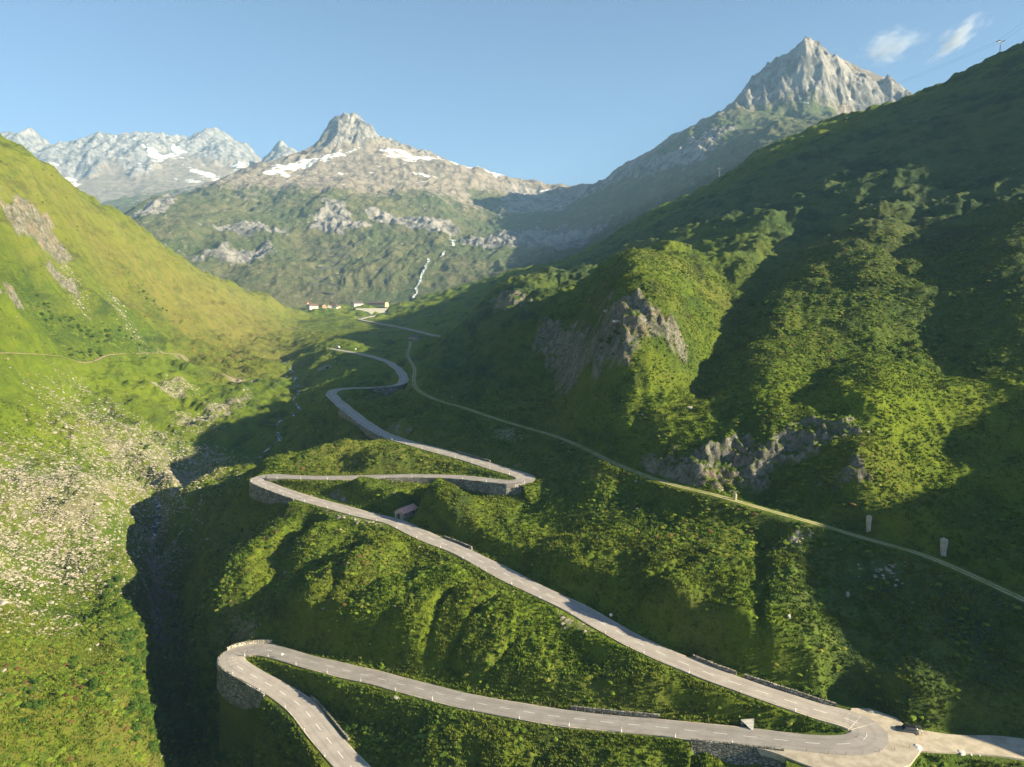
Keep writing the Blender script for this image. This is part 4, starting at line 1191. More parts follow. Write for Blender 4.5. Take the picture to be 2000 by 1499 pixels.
bm = bmesh.new(); bx(bm, LL+.02, LL+1.3, .3, 1.9, -.4, 1.7); bm_obj('annex', bm, M_WOODD, hut)
bm = bmesh.new(); bx(bm, LL+.6, LL+2.1, -.1, 2.2, 1.72, 1.85); bm_obj('annex_roof', bm, M_STEEL, hut)
bm = bmesh.new(); bx(bm, -1.2, 1.2, -.8, .8, -.25, .06, .05)
tag(bm_obj('concrete_slab', bm, M_CONC), 'pale flat concrete slab in the grass beside the road just downhill of the hut', 'slab').location = hit(803,1026)

# ------------------------------------------------------------------ car and person on the gravel
zc = LANE_PTS[0][2]-.02
pf, pr_ = pzz(1759,1431.5,zc), pzz(1787,1435.5,zc)
cz = float(np.interp(1773, [1700,2120], [LANE_PTS[0][2], LANE_PTS[-1][2]]))-.045
hd = math.atan2(*(pf-pr_)[:2][::-1]); ctr = (pf+pr_)/2; ctr[2] = cz
nrm = np.array([-math.sin(hd), math.cos(hd), 0]); ctr = ctr-nrm*.9*np.sign(nrm[1])*-1
car = thing('parked_car', 'dark grey off-road car parked on the gravel with its tailgate open', 'car', ctr, hd)
M_CAR = plain('car_paint', (.10,.105,.10), .28, .1, .5, .3, .6); M_TYRE = plain('tyre_rubber', (.015,.015,.015), .9); M_RIM = plain('dark_alloy', (.10,.10,.10), .4, metal=.8)
def loft(bm, secs):
    """sections: (x, half width bottom, half width top, z bottom, z top)"""
    rows = []
    for x, wb, wt, zb, zt in secs:
        rows.append([bm.verts.new(p) for p in ((x,-wb,zb),(x,-wb*1.02,(zb+zt)/2),(x,-wt,zt-.04),(x,-wt+.08,zt),(x,wt-.08,zt),(x,wt,zt-.04),(x,wb*1.02,(zb+zt)/2),(x,wb,zb))])
    for a, b in zip(rows[:-1], rows[1:]):
        for i in range(8): bm.faces.new((a[i], a[(i+1)%8], b[(i+1)%8], b[i]))
    bm.faces.new(rows[0][::-1]); bm.faces.new(rows[-1])
bm = bmesh.new(); loft(bm, [(-2.30,.86,.84,.42,1.02),(-2.2,.93,.9,.36,1.12),(-1.2,.95,.92,.34,1.14),(.7,.95,.92,.34,1.12),(.95,.95,.9,.34,1.10),(2.0,.93,.86,.36,1.00),(2.28,.86,.76,.42,.86)])
body = bm_obj('body', bm, M_CAR, car, True)
bm = bmesh.new(); loft(bm, [(-2.12,.86,.74,1.10,1.70),(-1.6,.87,.75,1.10,1.78),(.15,.87,.75,1.10,1.78),(.45,.87,.72,1.10,1.66),(1.0,.87,.83,1.06,1.14)])
bm_obj('cabin', bm, M_CAR, car, True)
for sg in (1, -1):
    bm = bmesh.new()
    for x0, x1 in ((-1.95,-1.15),(-1.05,-.25),(-.15,.5)):
        vs = [bm.verts.new(p) for p in ((x0,sg*.885,1.17),(x1,sg*.885,1.17),(x1-.12 if x1>.3 else x1,sg*.80,1.58),(x0+.05,sg*.80,1.58))]; bm.faces.new(vs)
    bmesh.ops.solidify(bm, geom=bm.faces[:], thickness=.02); bm_obj('side_window', bm, M_GLASS, car)
    bm = bmesh.new(); bx(bm, 2.16, 2.31, sg*.62-.15, sg*.62+.15, .72, .86, .02); bm_obj('headlight', bm, M_WHITE, car)
    bm = bmesh.new(); bx(bm, -2.34, -2.26, sg*.72-.07, sg*.72+.07, .75, 1.05, .02); bm_obj('tail_light', bm, M_RED, car)
    bm = bmesh.new(); bx(bm, .55, .75, sg*1.0-.08, sg*1.0+.08, 1.12, 1.30, .03); bm_obj('mirror', bm, M_CAR, car)
    bm = bmesh.new(); bx(bm, -1.9, .2, sg*.66-.03, sg*.66+.03, 1.79, 1.85, .01); bm_obj('roof_rail', bm, M_DARK, car)
    for x in (-1.42, 1.42):
        bm = bmesh.new(); cyl(bm, (x,sg*.72,.37), (x,sg*.97,.37), .37, .37, 20); w_ = bm_obj('wheel', bm, M_TYRE, car)
        bm = bmesh.new(); cyl(bm, (x,sg*.96,.37), (x,sg*.985,.37), .22, .20, 12); bm_obj('rim', bm, M_RIM, w_)
bm = bmesh.new(); bx(bm, -1.7, .1, -.55, .55, 1.84, 1.93, .03); bm_obj('roof_rack', bm, M_DARK, car)
bm = bmesh.new(); bx(bm, -2.95, -2.15, -.72, .72, 1.74, 1.79, .02); bm_obj('tailgate', bm, M_CAR, car)
bm = bmesh.new(); vs = [bm.verts.new(p) for p in ((.48,-.70,1.64),(.48,.70,1.64),(.98,.82,1.16),(.98,-.82,1.16))]; bm.faces.new(vs); bmesh.ops.solidify(bm, geom=bm.faces[:], thickness=-.03); bm_obj('windscreen', bm, M_GLASS, car)

M_SKIN = plain('skin', (.48,.28,.19), .6); M_HAIR = plain('dark_hair', (.03,.02,.015), .7)
M_SHIRT = plain('white_shirt', (.78,.76,.72), .85, .1, 4); M_TROU = plain('tan_trousers', (.30,.20,.12), .85, .1, 4)
def skin_body(name, joints, edges, root, mat_f, parent=None, sub=2):
    me = bpy.data.meshes.new(name); me.from_pydata([j[:3] for j in joints], edges, []); me.update()
    o = bpy.data.objects.new(name, me); C.objects.link(o)
    o.modifiers.new('skin', 'SKIN'); 
    for i, j in enumerate(joints):
        sv = me.skin_vertices[0].data[i]; r = j[3]; sv.radius = r if isinstance(r, tuple) else (r, r); sv.use_root = (i == root)
    ss = o.modifiers.new('sub', 'SUBSURF'); ss.levels = sub; ss.render_levels = sub
    dg = bpy.context.evaluated_depsgraph_get(); ev = o.evaluated_get(dg)
    m2 = bpy.data.meshes.new_from_object(ev); m2.name = name
    o.modifiers.clear(); o.data = m2; m2.materials.clear()
    for m in mat_f[0]: m2.materials.append(m)
    for p in m2.polygons: p.material_index = mat_f[1](p.center); p.use_smooth = True
    if parent: o.parent = parent
    return o
# standing figure leaning slightly into the open boot; x forward
J = [(0,0,.93,(.15,.12)),(.04,0,1.15,(.14,.11)),(.13,0,1.38,(.16,.11)),(.19,0,1.50,.06),(.24,0,1.60,.085),(.26,0,1.70,.085),
     (.0,.10,.86,.095),(.03,.12,.48,.062),(-.03,.13,.09,.042),(.10,.14,.04,.035),
     (-.02,-.10,.86,.095),(-.02,-.13,.48,.062),(-.12,-.14,.09,.042),(.02,-.15,.04,.035),
     (.14,.19,1.40,.058),(.26,.23,1.16,.042),(.48,.18,1.10,.032),(.14,-.19,1.40,.058),(.28,-.22,1.18,.042),(.50,-.15,1.14,.032)]
E = [(0,1),(1,2),(2,3),(3,4),(4,5),(0,6),(6,7),(7,8),(8,9),(0,10),(10,11),(11,12),(12,13),(2,14),(14,15),(15,16),(2,17),(17,18),(18,19)]
for sg, wi in ((1,16),(-1,19)):
    b = J[wi]
    pm = len(J); J.append((b[0]+.07, b[1]-sg*.01, b[2]-.005, (.036,.016))); E.append((wi, pm))
    for k in range(4):
        y = b[1]-sg*.01+(k-1.5)*.022; ln = (.065,.078,.072,.055)[k]
        j1 = len(J); J.append((b[0]+.11, y, b[2]-.01, .010)); J.append((b[0]+.11+ln*.7, y, b[2]-.035, .008)); E += [(pm, j1), (j1, j1+1)]
    j1 = len(J); J.append((b[0]+.05, b[1]-sg*.055, b[2]-.01, .011)); J.append((b[0]+.09, b[1]-sg*.07, b[2]-.025, .009)); E += [(pm, j1), (j1, j1+1)]
def mf(c):
    if c.z > 1.47: return 0
    if c.x > .33 and c.z > .9: return 0
    if c.z > .97 : return 1
    if c.z > .5: return 2
    if c.z > .1: return 0
    return 3
pp = ctr+np.array([math.cos(hd)*-2.95, math.sin(hd)*-2.95, 0])+nrm*.35*(-np.sign(nrm[1]))
per = skin_body('person', J, E, 0, ([M_SKIN, M_SHIRT, M_TROU, M_DARK], mf))
per.location = pp; per.rotation_euler = (0, 0, hd); tag(per, 'person in white top and tan shorts leaning into the open back of the dark car', 'person')
bm = bmesh.new(); bmesh.ops.create_uvsphere(bm, u_segments=12, v_segments=8, radius=.125)
for v in bm.verts: v.co = Vector((v.co.x*.95+.215, v.co.y*.9, v.co.z*.95+1.70)) if v.co.z > -.02 or v.co.x < .02 else Vector((v.co.x*.4+.20, v.co.y*.8, v.co.z*.6+1.68))
bm_obj('hair', bm, M_HAIR, per, True)
bm = bmesh.new(); cyl(bm, (.34,0,1.66), (.385,0,1.635), .022, .014, 6); bm_obj('nose', bm, M_SKIN, per)

# ------------------------------------------------------------------ boulders
def rock_mesh(seed, sub=3, flat=.62):
    bm = bmesh.new(); bmesh.ops.create_icosphere(bm, subdivisions=sub, radius=1)
    r = np.random.default_rng(seed); pl = [(Vector(r.normal(size=3)).normalized(), r.uniform(.55,.85)) for _ in range(12)]
    co = np.array([v.co[:] for v in bm.verts]); nn = gn(co[:,0]*1.3+seed, co[:,1]*1.3+co[:,2]*.9, seed)+.5*gn(co[:,0]*3+co[:,2]*2, co[:,1]*3+seed, seed+3)
    for v, k in zip(bm.verts, nn):
        p = v.co.copy()
        for n, dd in pl:
            e = p.dot(n)-dd
            if e > 0: p -= n*e*.92
        p *= 1+.09*k; p.z *= flat; v.co = p
    me = bpy.data.meshes.new('boulder'); bm.to_mesh(me); bm.free(); return me
t = NT('boulder_granite'); n1 = t.noise(.9,6,.65,t.objpos()); M_BOULD = t.done(t.mix(t.ramp(t.noise(3,3,.6,t.objpos()),.5,.7,0,.5), t.mix(t.ramp(n1,.35,.65), (.26,.235,.20), (.48,.44,.37)), (.16,.15,.12)), t.bump(n1, .6, .25), .95)
t = NT('pale_boulder_rock'); n1 = t.noise(1.6,6,.65,t.objpos()); M_BOULW = t.done(t.mix(t.ramp(n1,.35,.65), (.48,.46,.43), (.74,.71,.66)), t.bump(n1, .5, .1), .9)
ROCKM = [rock_mesh(i) for i in range(7)]
ROCKW = [m.copy() for m in ROCKM]
for m in ROCKM: m.materials.append(M_BOULD)
for m in ROCKW: m.materials.append(M_BOULW)
def boulder(u, v, sz, label, group=None, pale=False, sq=None, k=None, name='boulder'):
    p = hit(u, v); k = random.randrange(7) if k is None else k
    o = bpy.data.objects.new(name, (ROCKW if pale else ROCKM)[k]); C.objects.link(o)
    o.location = (p[0], p[1], p[2]+sz*.15); o.rotation_euler = (random.uniform(-.3,.3), random.uniform(-.3,.3), random.uniform(0, 6.28))
    s3 = sq or (random.uniform(.8,1.25), random.uniform(.7,1.1), random.uniform(.7,1.1)); o.scale = tuple(sz*q for q in s3)
    return tag(o, label, 'boulder', group)
boulder(1792,1465,1.35,'large white boulder at the end of the stone row beside the gravel lane', pale=True, sq=(1.3,.8,.8))
boulder(1879,1473,.95,'rounded white boulder midway along the stone row beside the gravel lane', pale=True, sq=(1.1,.9,.9))
for u, v, z in ((1808,1466,.6),(1822,1467,.6),(1839,1468,.65),(1861,1470,.6),(1896,1475,.5),(1912,1475,.45),(1947,1477,.5),(1966,1477,.6),(1983,1477,.6),(1999,1478,.5)):
    boulder(u, v, z, 'low flat white kerb stone in the row bordering the gravel lane', 'white kerb stones beside the gravel lane', True, (1.2,.6,.55), name='kerb_stone')
boulder(1699,1393,.95,'small pale boulder in the grass above the gravel hairpin'); boulder(405,1055,1.2,'pale boulder alone on the sunlit reddish slope left of the long road')
boulder(1655,1164,1.0,'tall pale upright rock in the dark grass below the grassy track', sq=(.6,.6,1.9)); boulder(1541,1207,1.1,'small pale upright rock on the dark slope above the long road', sq=(.6,.6,1.6))
boulder(1348,798,1.1,'pale boulder on the crest of the lit grassy shoulder'); boulder(1255,812,.8,'pale boulder on the dark grass below the crag')
boulder(1205,632,2.6,'bright rock knob on the lit knoll top'); boulder(1185,610,2,'upper rock knob near the knoll crest')
boulder(775,1365,.9,'lone grey boulder in the shady wedge between the two lowest road legs'); boulder(545,962,1,'grey rock right under the middle left hairpin')
boulder(1243,942,1,'small stone at the foot of the crag by the grassy track')
BIG = [(45,1113,3.0),(20,1135,3.6),(80,1145,2.6),(35,1165,2.4),(185,1052,2.6),(208,1062,2.6),(168,1022,1.8),(190,985,2.4),(125,1035,2.4),(262,993,2.6),(290,1010,2.0),(335,958,3.4),(350,1045,2.6),
 (238,935,2.2),(300,915,2.2),(365,930,2.6),(60,1020,2.6),(30,1060,2.6),(100,1075,2),(135,1110,2.4),(228,1100,2.2),(100,1178,2.4),(5,1180,2.8),(160,955,2.4),(208,880,2.4),(255,860,2.2),(290,880,2.0),
 (310,850,2.2),(180,850,2.2),(400,870,2.6),(425,905,2.4),(90,985,2.2),(28,1010,2.4),(268,1090,2.4),(340,1000,2.2),(390,955,2.6),(130,835,3),(240,660,2.2),(228,625,2.8),(262,650,2.6),(120,905,2.6),(55,905,2.4),
 (410,895,2.0),(440,880,2.6),(150,1130,2.0),(70,1200,1.8),(190,1260,1.8),(175,1270,1.6),(8,1310,1.6)]
for u, v, z in BIG: boulder(u, v, z*.5, 'weathered pale granite boulder lying on the sunlit boulder slope left of the gorge', 'granite boulders on the left slope')

# ------------------------------------------------------------------ tapered stone piers above the track
def pier(u0, v0, vtop, wpx, label, lean=0):
    p = hit(u0, v0); d = math.hypot(p[0], p[1]); h = (v0-vtop)/F_PX*d*1.0; w = wpx/F_PX*d/2*.82
    th = thing('stone_pier', label, 'pier', p, math.atan2(-p[0], p[1])+.25)
    bm = bmesh.new()
    top = [(-w,-w*.5,h*.86),(0,-w*.95,h*.93),(w,-w*.5,h*.90),(w*.8,w*.9,h*.86),(-w*.8,w*.9,h*.86)]
    bot = [(-w*.75,-w*.4,-1.5),(0,-w*.7,-1.5),(w*.55,-w*.4,-1.5),(w*.5,w*.6,-1.5),(-w*.6,w*.6,-1.5)]
    a = [bm.verts.new(q) for q in bot]; b = [bm.verts.new(q) for q in top]; ap = bm.verts.new((-w*.2, -w*.1, h))
    bm.faces.new(a[::-1])
    for i in range(5): bm.faces.new((a[i], a[(i+1)%5], b[(i+1)%5], b[i])); bm.faces.new((b[i], b[(i+1)%5], ap))
    bmesh.ops.bevel(bm, geom=bm.edges[:], offset=.06, segments=1, affect='EDGES')
    bm_obj('shaft', bm, M_PIER, th)
    bm = bmesh.new(); bx(bm, -w*.85, w*.7, -w*.8, w*.8, -1.6, -.1, .05); bm_obj('base', bm, M_PIER, th)
M_PIER = plain('pier_concrete', (.52,.44,.34), .85, .25, .8, bump=.3)
pier(1842,1082,1053,15,'largest pale tapered stone pier, rightmost above the grassy track')
pier(1696,1032,1008,12,'middle pale tapered stone pier above the grassy track')
pier(1436,977,964,7,'smallest pale stone pier right at the upper edge of the grassy track')
# drain inlet by the lowest road
p = hit(1464,1424); dr = thing('drain_inlet', 'pale triangular concrete drain apron where the ditch meets the lowest road', 'drain', p, .1)
bm = bmesh.new(); vs = [bm.verts.new(q) for q in ((-1.4,1.3,1.3),(1.6,1.3,1.2),(.2,-1.6,.25))]; f = bm.faces.new(vs); bmesh.ops.solidify(bm, geom=[f], thickness=.25); bm_obj('apron', bm, M_WHITE, dr)
bm = bmesh.new(); bx(bm, -1.5, 1.7, 1.32, 1.6, -.6, 1.5); bm_obj('headwall', bm, M_CONC, dr)

# ------------------------------------------------------------------ village, gallery and huts
def house(u, v, w, l, h, rz, wallm, roofm, label, rh=None, tower=False, arch=False, name='house', dz=0):
    p = hit(u, v, 300, 2390); rh = rh or w*.32
    t = thing(name, label, 'church' if tower else 'barn' if arch else name.split('_')[-1], (p[0], p[1], p[2]+dz), rz)
    bm = bmesh.new(); pts = [(-w/2,-3),(w/2,-3),(w/2,h),(0,h+rh),(-w/2,h)]
    if arch: pts = [(-w/2,-3),(w/2,-3)]+[(w/2*math.cos(a), h+rh*math.sin(a)) for a in np.linspace(0, PI, 9)]
    prism(bm, pts, -l/2, l/2); bm_obj('wall', bm, wallm, t)
    if arch:
        a = np.linspace(0, PI, 11); o1 = [((w/2+.3)*math.cos(q), h+(rh+.3)*math.sin(q)) for q in a]; i1 = [((w/2+.05)*math.cos(q), h+(rh+.05)*math.sin(q)) for q in a]
        bm = bmesh.new(); 
        for k in range(10): prism(bm, [o1[k], o1[k+1], i1[k+1], i1[k]], -l/2+.5, l/2+.5)
        bm_obj('roof', bm, roofm, t)
    else:
        for sg in (1, -1):
            bm = bmesh.new(); prism(bm, [(0,h+rh+.05),(sg*(w/2+.9),h-.9*rh/(w/2)+.05),(sg*(w/2+.9),h-.9*rh/(w/2)+.4),(0,h+rh+.4)], -l/2-.9, l/2+.9); bm_obj('roof', bm, roofm, t)
    for k in range(max(2, int(w/3.2))):
        x = -w/2+w*(k+.5)/max(2, int(w/3.2))
        bm = bmesh.new(); bx(bm, x-.45, x+.45, -l/2-.06, -l/2+.02, h*.35, h*.35+1.2); bm_obj('window', bm, M_GLASS, t)
    if tower:
        bm = bmesh.new(); bx(bm, -w/2-3.4, -w/2, -l/2, -l/2+3.4, -3, h+6); tw = bm_obj('tower', bm, wallm, t)
        bm = bmesh.new(); r = bmesh.ops.create_cone(bm, cap_ends=True, segments=4, radius1=2.9, radius2=.05, depth=5, matrix=Matrix.Translation((-w/2-1.7,-l/2+1.7,h+8.5)) @ Matrix.Rotation(PI/4, 4, 'Z')); bm_obj('spire', bm, M_RED, tw)
    return t
if True:
    house(611,604,13,20,7,-.9,M_PLAST,M_ROOFBR,'white village church with a red topped tower, leftmost in the distant village',tower=True,name='village_church',dz=0)
    house(634,601,12,12,4.5,.3,M_PINK,M_ROOFBR,'pinkish timber house with low roof, second from the church')
    house(644,602,7,9,5,0.1,M_WHITE,M_ROOFBR,'small bright white house in the middle of the village row')
    house(650,599,12,12,6,.5,M_WOODD,M_ROOFBR,'tall brown house behind the white house in the village')
    house(655,603,10,9,4,-.2,M_PLAST,M_ROOFG,'low grey roofed house at the right end of the village row')
    house(661,602,6,8,4.5,-.9,M_CREAM,M_ROOFBR,'cream coloured narrow house just right of the grey roofed one')
    house(698,598,17,24,6,-.95,M_PLAST,M_ROOFG,'large chalet with dark roof standing left of the long barn', rh=5)
    house(738,598,15,50,3.5,1.15,M_CREAM,M_ROOFBR,'long arched barn with cream gable end on the village edge', rh=5.5, arch=True, name='long_barn')
    house(808,662,8,11,2.6,1.0,M_CONC,M_ROOFG,'low grey concrete hut on the shaded meadow under the upper road', rh=1.0, name='meadow_hut')
# avalanche gallery
g0 = hit(690,606,300,2390); g1 = ROAD2_PTS[-1].copy(); g0[2] = g1[2]+4
gl = g0-g1; gL = float(np.hypot(gl[0], gl[1])); ga = math.atan2(gl[1], gl[0])
gal = thing('avalanche_gallery', 'grey concrete avalanche gallery over the far road with a black portal', 'gallery', (g1[0], g1[1], g1[2]-.5), ga)
bm = bmesh.new(); bx(bm, 0, gL, -1, 7.5, 8.2, 9.6); bm_obj('roof_slab', bm, M_CONCD, gal)
bm = bmesh.new(); bx(bm, 0, gL, 6.4, 7.4, -4, 8.18); bm_obj('back_wall', bm, M_CONCD, gal)
bm = bmesh.new(); bx(bm, .5, gL, -.8, 6.38, -.4, .3); bm_obj('road_deck', bm, M_CONCD, gal)
for k in range(14):
    bm = bmesh.new(); x = .2+k*(gL-1.2)/13; bx(bm, x, x+1.1, -.9, .1, -4, 8.18); bm_obj('column', bm, M_CONCD, gal)
bm = bmesh.new(); bx(bm, 2, gL, 1.0, 1.6, -3, 8.15); bm_obj('inner_wall', bm, M_CONCD, gal)
bm = bmesh.new(); bx(bm, 1.6, 1.9, -.7, 6.3, .32, 8.1); bm_obj('portal', bm, M_DARK, gal)
# culvert portal in the valley
p = hit(636,722); cv = thing('concrete_portal', 'small grey concrete tunnel portal half buried in the shaded meadow', 'portal', p, -.15)
bm = bmesh.new(); prism(bm, [(-9,-2),(7,-2),(5.5,2.5),(3,4),(0,4.2),(-9,.4)], 0, 1.0); bm_obj('headwall', bm, M_CONCD, cv)
bm = bmesh.new(); prism(bm, [(.3,-.5),(3.6,-.5),(3.6,2.0),(2.8,2.8),(1.1,2.8),(.3,2.0)], -.06, .1); bm_obj('opening', bm, M_DARK, cv)
# distant vehicles
def small_vehicle(name, u, v, rz, paint, label, L=5, H=2.3, base=None):
    p = hit(u, v, 300, 2390) if base is None else base
    t = thing(name, label, 'van' if H > 2 else 'car', p+np.array([0,0,.45]), rz)
    bm = bmesh.new(); bx(bm, -L/2, L/2, -.95, .95, .4, H*.55, .12); bm_obj('body', bm, paint, t, False)
    bm = bmesh.new(); bx(bm, -L/2+.1, L/2-(1.0 if H > 2 else 1.5), -.85, .85, H*.55, H, .15); bm_obj('cabin', bm, paint, t)
    bm = bmesh.new(); bx(bm, -L/2+.5, L/2-1.2, -.88, .88, H*.6, H*.85); bm_obj('window_band', bm, M_GLASS, t)
    for x in (-L*.32, L*.32):
        for y in (-.95, .95):
            bm = bmesh.new(); cyl(bm, (x,y-.1,.36), (x,y+.1,.36), .36, .36, 12); bm_obj('wheel', bm, M_TYRE, t)
M_VAN = plain('white_van_paint', (.70,.72,.74), .35, .05, 1)
small_vehicle('parked_van', 660, 681, -.5, M_VAN, 'white van parked at the lay-by of the upper shaded hairpin')
small_vehicle('parked_car', 829, 653, -.4, M_VAN, 'small white car parked by the road near the far end of the shaded bend', 4.4, 1.6)
# signs by the lay-by
def sign(u, v, h, label, col, r=.45):
    p = hit(u, v, 100, 2390); t = thing('road_sign', label, 'sign', p, math.atan2(-p[0], p[1]))
    bm = bmesh.new(); cyl(bm, (0,0,-.3), (0,0,h), .05, .05, 6); bm_obj('pole', bm, M_STEEL, t)
    bm = bmesh.new(); cyl(bm, (0,-.06,h-r), (0,-.1,h-r), r, r, 16); bm_obj('disc', bm, col, t)
sign(695,686,3,'white road sign on a pole beside the upper shaded road',M_WHITE,.8)
sign(552,1300-12,1.9,'pale sign board at the roadside above the lowest left hairpin',M_WHITE,.35)
sign(1193,1213,2.2,'pale sign beside the long road at the dark cutting',M_WHITE,.45)

# ------------------------------------------------------------------ lift masts, cable, avalanche walls, station
def mast(P, h, label, arm, name='lift_mast'):
    t = thing(name, label, 'lift mast', P, arm)
    s = h/12
    bm = bmesh.new(); cyl(bm, (0,0,-2), (0,0,h), .45*s, .28*s, 10); bm_obj('pole', bm, M_STEEL, t)
    bm = bmesh.new(); bx(bm, -.25*s, .25*s, -3.2*s, 3.2*s, h-.9*s, h-.3*s); bm_obj('crossarm', bm, M_STEEL, t)
    for sg in (1, -1):
        bm = bmesh.new(); bx(bm, -2.2*s, 2.2*s, sg*3.0*s-.18*s, sg*3.0*s+.18*s, h-.3*s, h+.35*s); bm_obj('sheave_train', bm, M_DARK, t)
    bm = bmesh.new(); bx(bm, -1.4*s, 1.4*s, -.5*s, .5*s, h+.7*s, h+.85*s); cyl(bm, (0,0,h), (0,0,h+1.8*s), .1*s, .1*s, 6); bm_obj('service_frame', bm, M_STEEL, t)
    return np.array([P[0], P[1], P[2]+h])
def crest(u, v_hint, d0=500, d1=2300):
    a, b, c = ray(u, v_hint); d = np.linspace(d0, d1, 800); z = heights(a*d, b*d); k = int(np.argmax(z/d)); return np.array([a*d[k], b*d[k], z[k]])
m1 = crest(1953,100); m2 = crest(1647,240); m3 = crest(1404,375); m4 = crest(1133,498)
arm = math.atan2((m2-m1)[1], (m2-m1)[0])
tops = []
tops.append(mast(m1-np.array([0,0,.3]), 11.5, 'steel ski lift mast on the skyline at the top right', arm))
tops.append(mast(m2-np.array([0,0,.3]), 12, 'steel ski lift mast on the ridge in front of the horn peak', arm))
tops.append(mast(m3-np.array([0,0,.3]), 15, 'faint lift mast on the dark ridge crest below the right peak', arm))
tops.append(mast(m4-np.array([0,0,.3]), 12, 'lowest small lift mast on the dark valley ridge', arm))
off_m = tops[0]+(tops[0]-tops[1])*.35+np.array([0,0,25.])
line = [off_m]+tops
for sg in (1, -1):
    vs, fs = [], []
    nx, ny = -math.sin(arm)*sg*3*.95, math.cos(arm)*sg*3*.95
    for a, b in zip(line[:2], line[1:3]):
        L = np.linalg.norm(b-a)
        for q in np.linspace(0, 1, 30):
            p = a+(b-a)*q; sag = -.02*L*4*q*(1-q)*.35; k = len(vs); r = .07
            for c_ in range(4): vs.append((p[0]+nx, p[1]+ny+r*math.cos(c_*PI/2), p[2]+sag+.4+r*math.sin(c_*PI/2)))
            if q > 0:
                for c_ in range(4): fs.append((k-4+c_, k-4+(c_+1)%4, k+(c_+1)%4, k+c_))
    o = mesh_obj('lift_cable', vs, fs, M_STEEL); tag(o, 'thin steel lift cable strung to the skyline mast, '+('far strand' if sg > 0 else 'near strand'), 'cable')
def hit_m(u, v, S=S_MAIN, d0=1900, d1=5500): return hit_base(u, v, S, d0, d1, 2000)
ZS = {}
def surf_z(x, y, S=S_MAIN):
    return float(relief_main(np.array([x]), np.array([y]), S, np.array([5.0]))[0][0])
for u, v, h, lb in ((1155,418,24,'pale lift mast on the blue shaded far slope, left of the pair'),(1184,428,24,'pale lift mast on the blue shaded far slope, right of the pair'),(694,496,26,'lift mast on the green spur above the avalanche walls'),(647,362,26,'small lift mast on the rocky upper slope below the central peak'),(840,592,22,'lift mast near the foot of the waterfall')):
    p = hit_m(u, v); p[2] = surf_z(p[0], p[1]); mast(p, h, lb, .4)
for i, (u0, u1, v) in enumerate(((640,687,481),(634,686,499),(630,680,514),(615,671,528),(605,667,547),(606,660,567),(612,655,584))):
    pa, pb = hit_m(u0, v), hit_m(u1, v); pts = []
    for q in np.linspace(0, 1, 14):
        p = pa+(pb-pa)*q; pts.append([p[0], p[1]+3*math.sin(q*6+i), surf_z(p[0], p[1])])
    zz_ = np.array([p[2] for p in pts]); k5 = np.convolve(np.pad(zz_, 3, 'edge'), np.ones(7)/7, 'valid')
    for p, zq in zip(pts, k5): p[2] = max(zq, p[2]-2)
    vs, fs = [], []
    for j, p in enumerate(pts):
        vs += [(p[0], p[1]-2, p[2]-14), (p[0], p[1]-1.6, p[2]+3.6), (p[0], p[1]+1.6, p[2]+3.6), (p[0], p[1]+2, p[2]-14)]
        if j:
            a = 4*(j-1); b = 4*j
            for c_ in range(4): fs.append((a+c_, a+(c_+1)%4, b+(c_+1)%4, b+c_))
    n4 = 4*(len(pts)-1); fs += [(3,2,1,0), (n4, n4+1, n4+2, n4+3)]
    ordn = ['topmost','second','third','fourth','fifth','sixth','lowest'][i]
    tag(mesh_obj('avalanche_wall', vs, fs, M_AVW), ordn+' dark avalanche wall in the terraced rows on the green spur above the village', 'avalanche wall', 'avalanche walls above the village')
p = crest_m = hit_m(598,299,S_MAIN,3000,4400); p[2] = surf_z(p[0], p[1])
stn = thing('mountain_station', 'dark cable car station on the shoulder left of the central peak', 'station', p, .1)
for x0, x1, y0, y1, h in ((-22,-4,-8,8,14),(-3,8,-7,7,10),(9,26,-6,6,8)):
    bm = bmesh.new(); bx(bm, x0, x1, y0, y1, -14, h, .5); b_ = bm_obj('wall', bm, M_WOODD if x0 < 0 else M_CONCD, stn)
    bm = bmesh.new(); bx(bm, x0-.6, x1+.6, y0-.6, y1+.6, h+.02, h+1.2); bm_obj('roof', bm, M_ROOFG, stn)
a, b, c = ray(703, 232); dd = np.linspace(3900, 4700, 400); zz = relief_main(a*dd, b*dd, S_MAIN, np.full(400, 6.0))[0]; k = int(np.argmax(zz/dd))
sm = thing('summit_mast', 'tiny antenna mast on top of the central rock peak', 'antenna', (a*dd[k], b*dd[k], zz[k]))
bm = bmesh.new(); cyl(bm, (0,0,-3), (0,0,16), 1.0, .5, 6); bm_obj('pole', bm, M_STEEL, sm)
bm = bmesh.new(); bx(bm, -5, 1.5, -2, 2, -3, 4); bm_obj('cabin', bm, M_CONC, sm)
# waterfall
def fall(px, w, nm):
    vs, fs = [], []
    P = []
    for u, v in px:
        p = hit_m(u, v); P.append((p[0], p[1], p[2]))
    P = resample(P, 10, 0)
    for j, q in enumerate(P):
        z = surf_z(q[0], q[1])+2.5; ww = w*(1+.4*math.sin(j*1.3)); o_ = 3*math.sin(j*.9)
        vs += [(q[0]-ww+o_, q[1], z), (q[0]+ww+o_, q[1], z)]
        if j: fs.append((2*j-2, 2*j-1, 2*j+1, 2*j))
    o = mesh_obj(nm, vs, fs, M_FOAM); o['kind'] = 'structure'
t = NT('foaming_water'); M_FOAM = t.done(t.mix(t.ramp(t.noise(.12,4,.7),.42,.6), (.20,.24,.24), (.80,.82,.84)), None, .6)
fall([(836,522),(833,535),(826,548),(820,556),(815,566),(812,578),(808,588)], 2.8, 'waterfall')
fall([(884,478),(886,484),(882,492)], 6, 'waterfall'); fall([(868,505),(860,510)], 3, 'waterfall')
